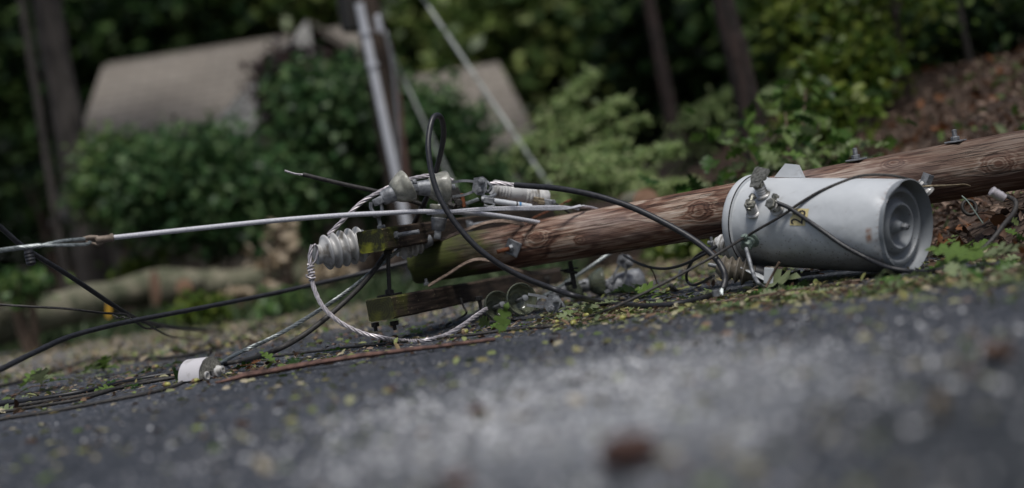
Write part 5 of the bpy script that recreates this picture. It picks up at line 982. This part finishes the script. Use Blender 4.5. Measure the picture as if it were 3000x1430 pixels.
def sprig(label, p, n, L, m, up=.5, spread=1.0, az0=None, pale=0):
    t = thing('oak_sprig', label, 'leaves', p, 'torn oak leaf sprigs on the asphalt'); mbx = MB(); az = az0 if az0 is not None else R.uniform(0, 6.28); tip = p+Vector((math.cos(az)*L*.9, math.sin(az)*L*.9, L*.15))
    mbx.tube(cat([p+Vector((0, 0, .006)), p.lerp(tip, .5)+Vector((0, 0, .02)), tip], 5), .003, 5); obj('twig', mbx, MT['twig'], t)
    for i in range(n):
        a_ = az+R.uniform(-1.3, 1.3)*spread; d = np.array([[math.cos(a_), math.sin(a_), R.uniform(-.05, up)]]); nr = np.array([[R.uniform(-.5, .5), R.uniform(-.7, .2), 1.0]])
        c = p.lerp(tip, R.uniform(.1, .9))+Vector((0, 0, .012+.006*i)); leaves('leaf', [tuple(c)], d, nr, L*R.uniform(.7, 1.15), .72, OAK, MT['l_oakpale'] if (pale and i % pale == 0) else m, t)
sprig('oak sprig at the far left edge beside the flat cables', G(48, 1160), 6, .17, MT['l_oak'], .7, 1.3, None, 2)
sprig('upright oak leaf sprig on the asphalt left of the pale block', G(320, 1098), 5, .15, MT['l_oak'], .9, 1.5, None, 3)
sprig('bright single oak leaf standing upright before the clear glass bells', G(1462, 985), 1, .001, MT['l_oak'], 0)
sprig('small green oak leaf propped on the splintered strip', G(838, 1078), 2, .09, MT['l_oak'], 1.2, 1.0)
sprig('dark green oak leaves spread beside the grey dead-end clamp', G(1890, 872), 7, .16, MT['l_oak'], .35, 1.8, None, 4)
sprig('large pale oak leaf lying under the transformer lid', G(2190, 858), 3, .22, MT['l_oakpale'], .25, .8, .1, 1)
sprig('oak leaves between the broken shell and the frayed wire end', G(1990, 872), 5, .14, MT['l_oak'], .3, 1.6, None, 3)
sprig('green oak leaves at the right edge below the bank', G(2940, 770), 6, .20, MT['l_oak'], .8, 1.6, None, 3)
sprig('dark leaves at the bank foot beside the transformer base', G(2820, 760), 5, .15, MT['l_oak'], .7, 1.6)
sprig('yellow-green leaves on the asphalt below the thick black cable', G(1780, 915), 5, .14, MT['l_oakpale'], .15, 1.8, None, 2)
sprig('crumpled brown and green leaves beside the strip, right of the pale block', G(752, 1085), 3, .08, MT['l_rust'], .8, 1.5)
# the upright leaf: a yellow-green blade
o = bpy.data.objects.get('oak_sprig.002'); b_ = LOC[o.name]
lf = leaves('leaf', [tuple(b_+Vector((0, 0, .004)))], np.array([[.42, -.12, 1.0]]), np.array([[-.3, -1.0, .1]]), .145, .62, OAK, MT['l_oak'], o)
# twig standing beside the transformer
cable('broken_twig', 'short broken twig leaning against the lower transformer edge', 'twig', [(2243, 842, 6.1), (2262, 808, 6.12), (2283, 768, 6.1)], .006, MT['twig'], 6)
cable('broken_twig', 'thin forked twig hanging from the sagging wire left of the transformer', 'twig', [(1900, 780, 6.98), (1915, 800, 6.97), (1925, 830, 6.97), (1935, 845, 6.96)], .0035, MT['twig'], 5)
cable('broken_twig', 'long bare twig lying along the leaf litter in front of the transformer', 'twig', [(2060, 893, None), (2200, 872, None), (2340, 850, None), (2440, 835, None), (2520, 822, None)], .007, MT['twig'], 6)
t = thing('black_bag', 'dark slumped bag-like shape on the asphalt behind the mossy pole end', 'bag', G(1190, 850)); cb = G(1205, 862); bd = (cb-CAM).y; V = []; mbx = MB()
for j, (z, w_, o_) in enumerate([(0, .085, 0), (.04, .095, 0), (.09, .09, .0), (.13, .075, .01), (.155, .045, .02), (.17, .03, .02), (.19, .045, .02), (.23, .05, .025), (.27, .035, .025)]):
    for k in range(14): a = 2*math.pi*k/14; V.append(cb+Vector((o_+w_*math.cos(a)*(1+.1*noise.noise((a, z*9, 0))), .6*w_*math.sin(a), z*1.25)))
mbx.add(V, [(j*14+k, j*14+(k+1) % 14, j*14+14+(k+1) % 14, j*14+14+k) for j in range(8) for k in range(14)] + [tuple(range(13, -1, -1)), tuple(8*14+k for k in range(14))]); obj('body', mbx, MT['bag'], t, smooth=180)
def chunk(label, px, py, L, m, n=3):
    p = G(px, py); t = thing('dead_leaf', label, 'leaf', p, 'curled dead leaves close to the camera')
    for i in range(n):
        V = []; a0 = R.uniform(0, 6.28)
        for u_ in range(7):
            for v_ in range(5):
                s, q_ = u_/6-.5, (v_/4-.5)*math.sqrt(max(.05, 1-(2*(u_/6-.5))**2)); ang = q_*2.6
                V.append(p+Vector((math.cos(a0)*s*L-math.sin(a0)*math.sin(ang)*L*.4, math.sin(a0)*s*L+math.cos(a0)*math.sin(ang)*L*.4, .006+L*.42*(1-math.cos(ang))*(1 if i else 1.4)+L*.1*i+abs(s)*L*.25)))
        mb_ = MB(); mb_.add(V, [(u_*5+v_, u_*5+v_+1, u_*5+v_+6, u_*5+v_+5) for u_ in range(6) for v_ in range(4)]); o = obj('blade', mb_, m, t, smooth=180); md = o.modifiers.new('thick', 'SOLIDIFY'); md.thickness = .0015
chunk('curled dark brown dead leaf close to the camera near the bottom centre', 1850, 1388, .105, MT['bark_strip']); chunk('brown dead leaf cut by the bottom edge of the photo', 1335, 1450, .07, MT['bark_strip'], 2); chunk('small rusty dead leaf on the pale asphalt patch', 1400, 1222, .045, MT['l_rust'], 1); chunk('orange-brown leaf clump at the right edge of the road', 2930, 1068, .07, MT['l_brown'], 3); chunk('reddish leaf on the asphalt in front of the wood strip', 1150, 1152, .05, MT['l_rust'], 1)

# ------------------------------------------------------------------ fallen leafy branch behind the pole
bc = P(2330, 470, 8.9); ft = gz(bc); fb_ = thing('fallen_branch', 'leafy fallen oak branch heaped behind the pole and transformer', 'branch', ft)
mbx = MB(); tips = []
for px, py, d in ((2080, 590, 8.4), (2180, 420, 8.9), (2300, 330, 9.3), (2360, 260, 9.6), (2450, 430, 8.9), (2520, 480, 8.7), (2250, 520, 8.5), (2400, 520, 8.4), (2130, 500, 8.8), (2400, 360, 9.5), (2230, 380, 9.2)):
    e = P(px, py, d); tips.append(e); mbx.tube(cat([ft+Vector((.3, 0, .0)), ft.lerp(e, .5)+Vector((0, 0, .08)), e], 6), lambda s: .022*(1-.8*s), 6)
obj('limb', mbx, MT['twig'], fb_, smooth=180)
pts = []
for e in tips:
    for _ in range(52):
        q = ft.lerp(e, R.uniform(.45, 1.08)); pts.append((q.x+R.gauss(0, .13), q.y+R.gauss(0, .16), max(terrain(q.x, q.y)+.02, q.z+R.gauss(0, .085))))
pts = np.array(pts); n = len(pts); leaves('foliage', pts, rdir(n, -.15, .6), rdir(n, .8, 1.0), .135*(.6+.7*RG.random(n)), .66, OAK, MT['l_oak'], fb_)
shrub('leafy_plant', 'yellow-green undergrowth behind the fallen oak branch', 2420, 320, 11.5, 220, 110, MT['l_yel'], 30, 20, .11, .16, .8, shape=OVAL, cat_='plant', hollow=.1)

# ------------------------------------------------------------------ bank litter
def scatter_bank(n, x0, x1, y0, y1, smax, smin=.05):
    out = []
    while len(out) < n:
        x, y = RG.uniform(x0, x1), RG.uniform(y0, y1); s = edge_dist(x, y)
        if s < smin or s > smax: continue
        out.append((x, y, terrain(x, y)+RG.uniform(0.0, .035)))
    return np.array(out)
pts = scatter_bank(24000, 1.4, 8.5, 5.2, 15, 6.5); n = len(pts)
o = leaves('bank_leaf_litter', pts, rdir(n, .15, .45), rdir(n, .9, .9), .055*(.5+.9*RG.random(n)), .55, OVAL, MT['l_brown']); tag(o, 'deep brown dead leaf litter covering the roadside bank', 'leaf litter', kind='stuff')
pts = scatter_bank(1600, 1.4, 8.5, 5.2, 14, 6.5); n = len(pts)
o = leaves('bank_rust_leaves', pts, rdir(n, .4, .6), rdir(n, .6, .9), .09*(.5+.9*RG.random(n)), .6, OVAL, MT['l_rust']); tag(o, 'rust coloured fresh fallen leaves dotted over the bank', 'leaf litter', kind='stuff')
pts = scatter_bank(900, 1.4, 8.5, 5.2, 13, 5.5); n = len(pts)
o = leaves('bank_green_leaves', pts, rdir(n, .4, .6), rdir(n, .8, .9), .09*(.5+.9*RG.random(n)), .6, OAK, MT['l_oak']); tag(o, 'scattered green leaves on the brown bank', 'leaves', kind='stuff')
pts = scatter_bank(1700, 1.5, 7.5, 5.2, 13, 6); mbx = MB()
for p in pts:
    p = Vector(p); d = Vector((R.gauss(0, 1), R.gauss(0, 1), R.gauss(.35, .45))).normalized()*R.uniform(.08, .38); mbx.tube([p-d*.2, p+d*.3+Vector((0, 0, .02)), p+d*.8], .0028, 4)
tag(obj('bank_twigs', mbx, MT['twig'], smooth=0), 'bare twigs and dry stalks tangled in the bank litter', 'twigs', kind='stuff')
# ------------------------------------------------------------------ road litter
def road_pts(n, f):
    out = []
    while len(out) < n:
        x, y, k = f()
        if RG.random() > k or edge_dist(x, y) > .35: continue
        out.append((x, y, max(0.0, terrain(x, y))+.002))
    return np.array(out)
def band():                                           # drifts along and behind the downed line
    x = RG.uniform(-3.2, 2.2); y = RG.uniform(4.9, 13.5); c = 6.75 - 1.05*x if x > .3 else 6.45-.02*x
    k = math.exp(-((y-c)/.42)**2)*(1.3 if x > .2 else .45) + (.4 if x > -.2 else .2)*sst(6.3, 7.4, y) + .5*math.exp(-((x-1.95)/.3)**2)
    return x, y, k*(.45+.9*max(0, noise.noise((x*1.7, y*1.7, 3))+.35))
def near():
    x = RG.uniform(-2.2, 1.7); y = RG.uniform(1.6, 6.2); return x, y, .3+.7*max(0, noise.noise((x*2, y*2, 8))+.25)
def drift():
    x = RG.uniform(.1, 2.0); y = 6.7-1.05*x+RG.normal()*(.25+.35*RG.random()); return x, y, .3+.9*max(0, noise.noise((x*3, y*3, 4))+.2)
def patch():
    x = .15+RG.normal()*.42; y = 3.5+.3*x+RG.normal()*.62; return x, max(1.5, y), .25+max(0, noise.noise((x*3, y*3, 21))+.3)
def near0():
    x = RG.uniform(-2.2, 1.7); y = 1.6+4.4*RG.random()**1.5; return x, y, .3+.7*max(0, noise.noise((x*2, y*2, 8))+.25)
def lay(name, lab, pts, L, Wr, shape, m, lift=.25):
    n = len(pts); o = leaves(name, pts, rdir(n, 0, lift), rdir(n, 2.2, .6), L*(.45+1.0*RG.random(n)), Wr, shape, MT[m]); return tag(o, lab, 'leaf litter', kind='stuff')
lay('road_leaf_scraps', 'torn yellow-green leaf scraps strewn over the asphalt', road_pts(4300, band), .042, .5, OVAL, 'l_litter')
lay('road_wood_chips', 'fine pale bark chips and stalks strewn over the asphalt', road_pts(6500, band), .022, .28, DIA, 'l_pale', .15)
lay('road_brown_scraps', 'small dark brown leaf scraps on the asphalt', road_pts(3800, band), .034, .5, OVAL, 'l_brown')
def farf():
    x = RG.uniform(-8, 2); y = RG.uniform(8.5, 17.5); return x, y, .25+1.2*max(0, noise.noise((x*.8, y*.8, 13))+.2)
lay('far_leaf_scraps', 'pale and green leaf scraps thick over the far half of the road', road_pts(7500, farf), .055, .5, OVAL, 'l_litter', .4)
lay('far_pale_scraps', 'beige dry leaf scraps over the far half of the road', road_pts(6500, farf), .05, .5, OVAL, 'l_pale', .4)
lay('road_oak_leaves', 'flattened oak leaves on the asphalt', road_pts(700, band), .09, .6, OAK, 'l_oak', .2)
lay('drift_leaves', 'drift of torn yellow-green leaves in front of the transformer', road_pts(420, drift), .075, .55, OAK, 'l_oakpale', .16); lay('drift_scraps', 'yellowish torn leaf bits drifted in front of the transformer', road_pts(1500, drift), .034, .5, OVAL, 'l_litter', .2)
mbx = MB()
for p in road_pts(420, band):
    p = Vector(p)+Vector((0, 0, .006)); a_ = R.uniform(0, 6.28); L_ = R.uniform(.02, .11); d = Vector((math.cos(a_), math.sin(a_), R.uniform(-.02, .12))); mbx.tube([p, p+d*L_*.5+Vector((0, 0, .004)), p+d*L_], .0022, 4)
tag(obj('road_twigs', mbx, MT['twig'], smooth=0), 'thin broken twigs strewn over the asphalt', 'twigs', kind='stuff')
lay('near_leaf_scraps', 'small leaf scraps on the asphalt close to the camera', road_pts(1500, near), .036, .55, OVAL, 'l_litter')
pts = np.concatenate([road_pts(3600, near0), road_pts(7000, patch)]); n = len(pts); s = (.0022+.0085*RG.random(n)**3)*np.clip((6.2-pts[:, 1])/2.6, .25, 1); d = rdir(n, 0, .2)
oc = np.array([(1, 0, 0), (-1, 0, 0), (0, 1, 0), (0, -1, 0), (0, 0, .8), (0, 0, -.8)]); of = np.array([(0, 2, 4), (2, 1, 4), (1, 3, 4), (3, 0, 4), (2, 0, 5), (1, 2, 5), (3, 1, 5), (0, 3, 5)])
V = pts[:, None, :]+s[:, None, None]*(oc[None]*(1+.35*RG.normal(size=(n, 6, 1)))); o = npobj('road_grit', V.reshape(-1, 3), (np.arange(n)[:, None, None]*6+of[None]).reshape(-1, 3), 3, MT['stone']); tag(o, 'loose pale grit on the asphalt', 'grit', kind='stuff')
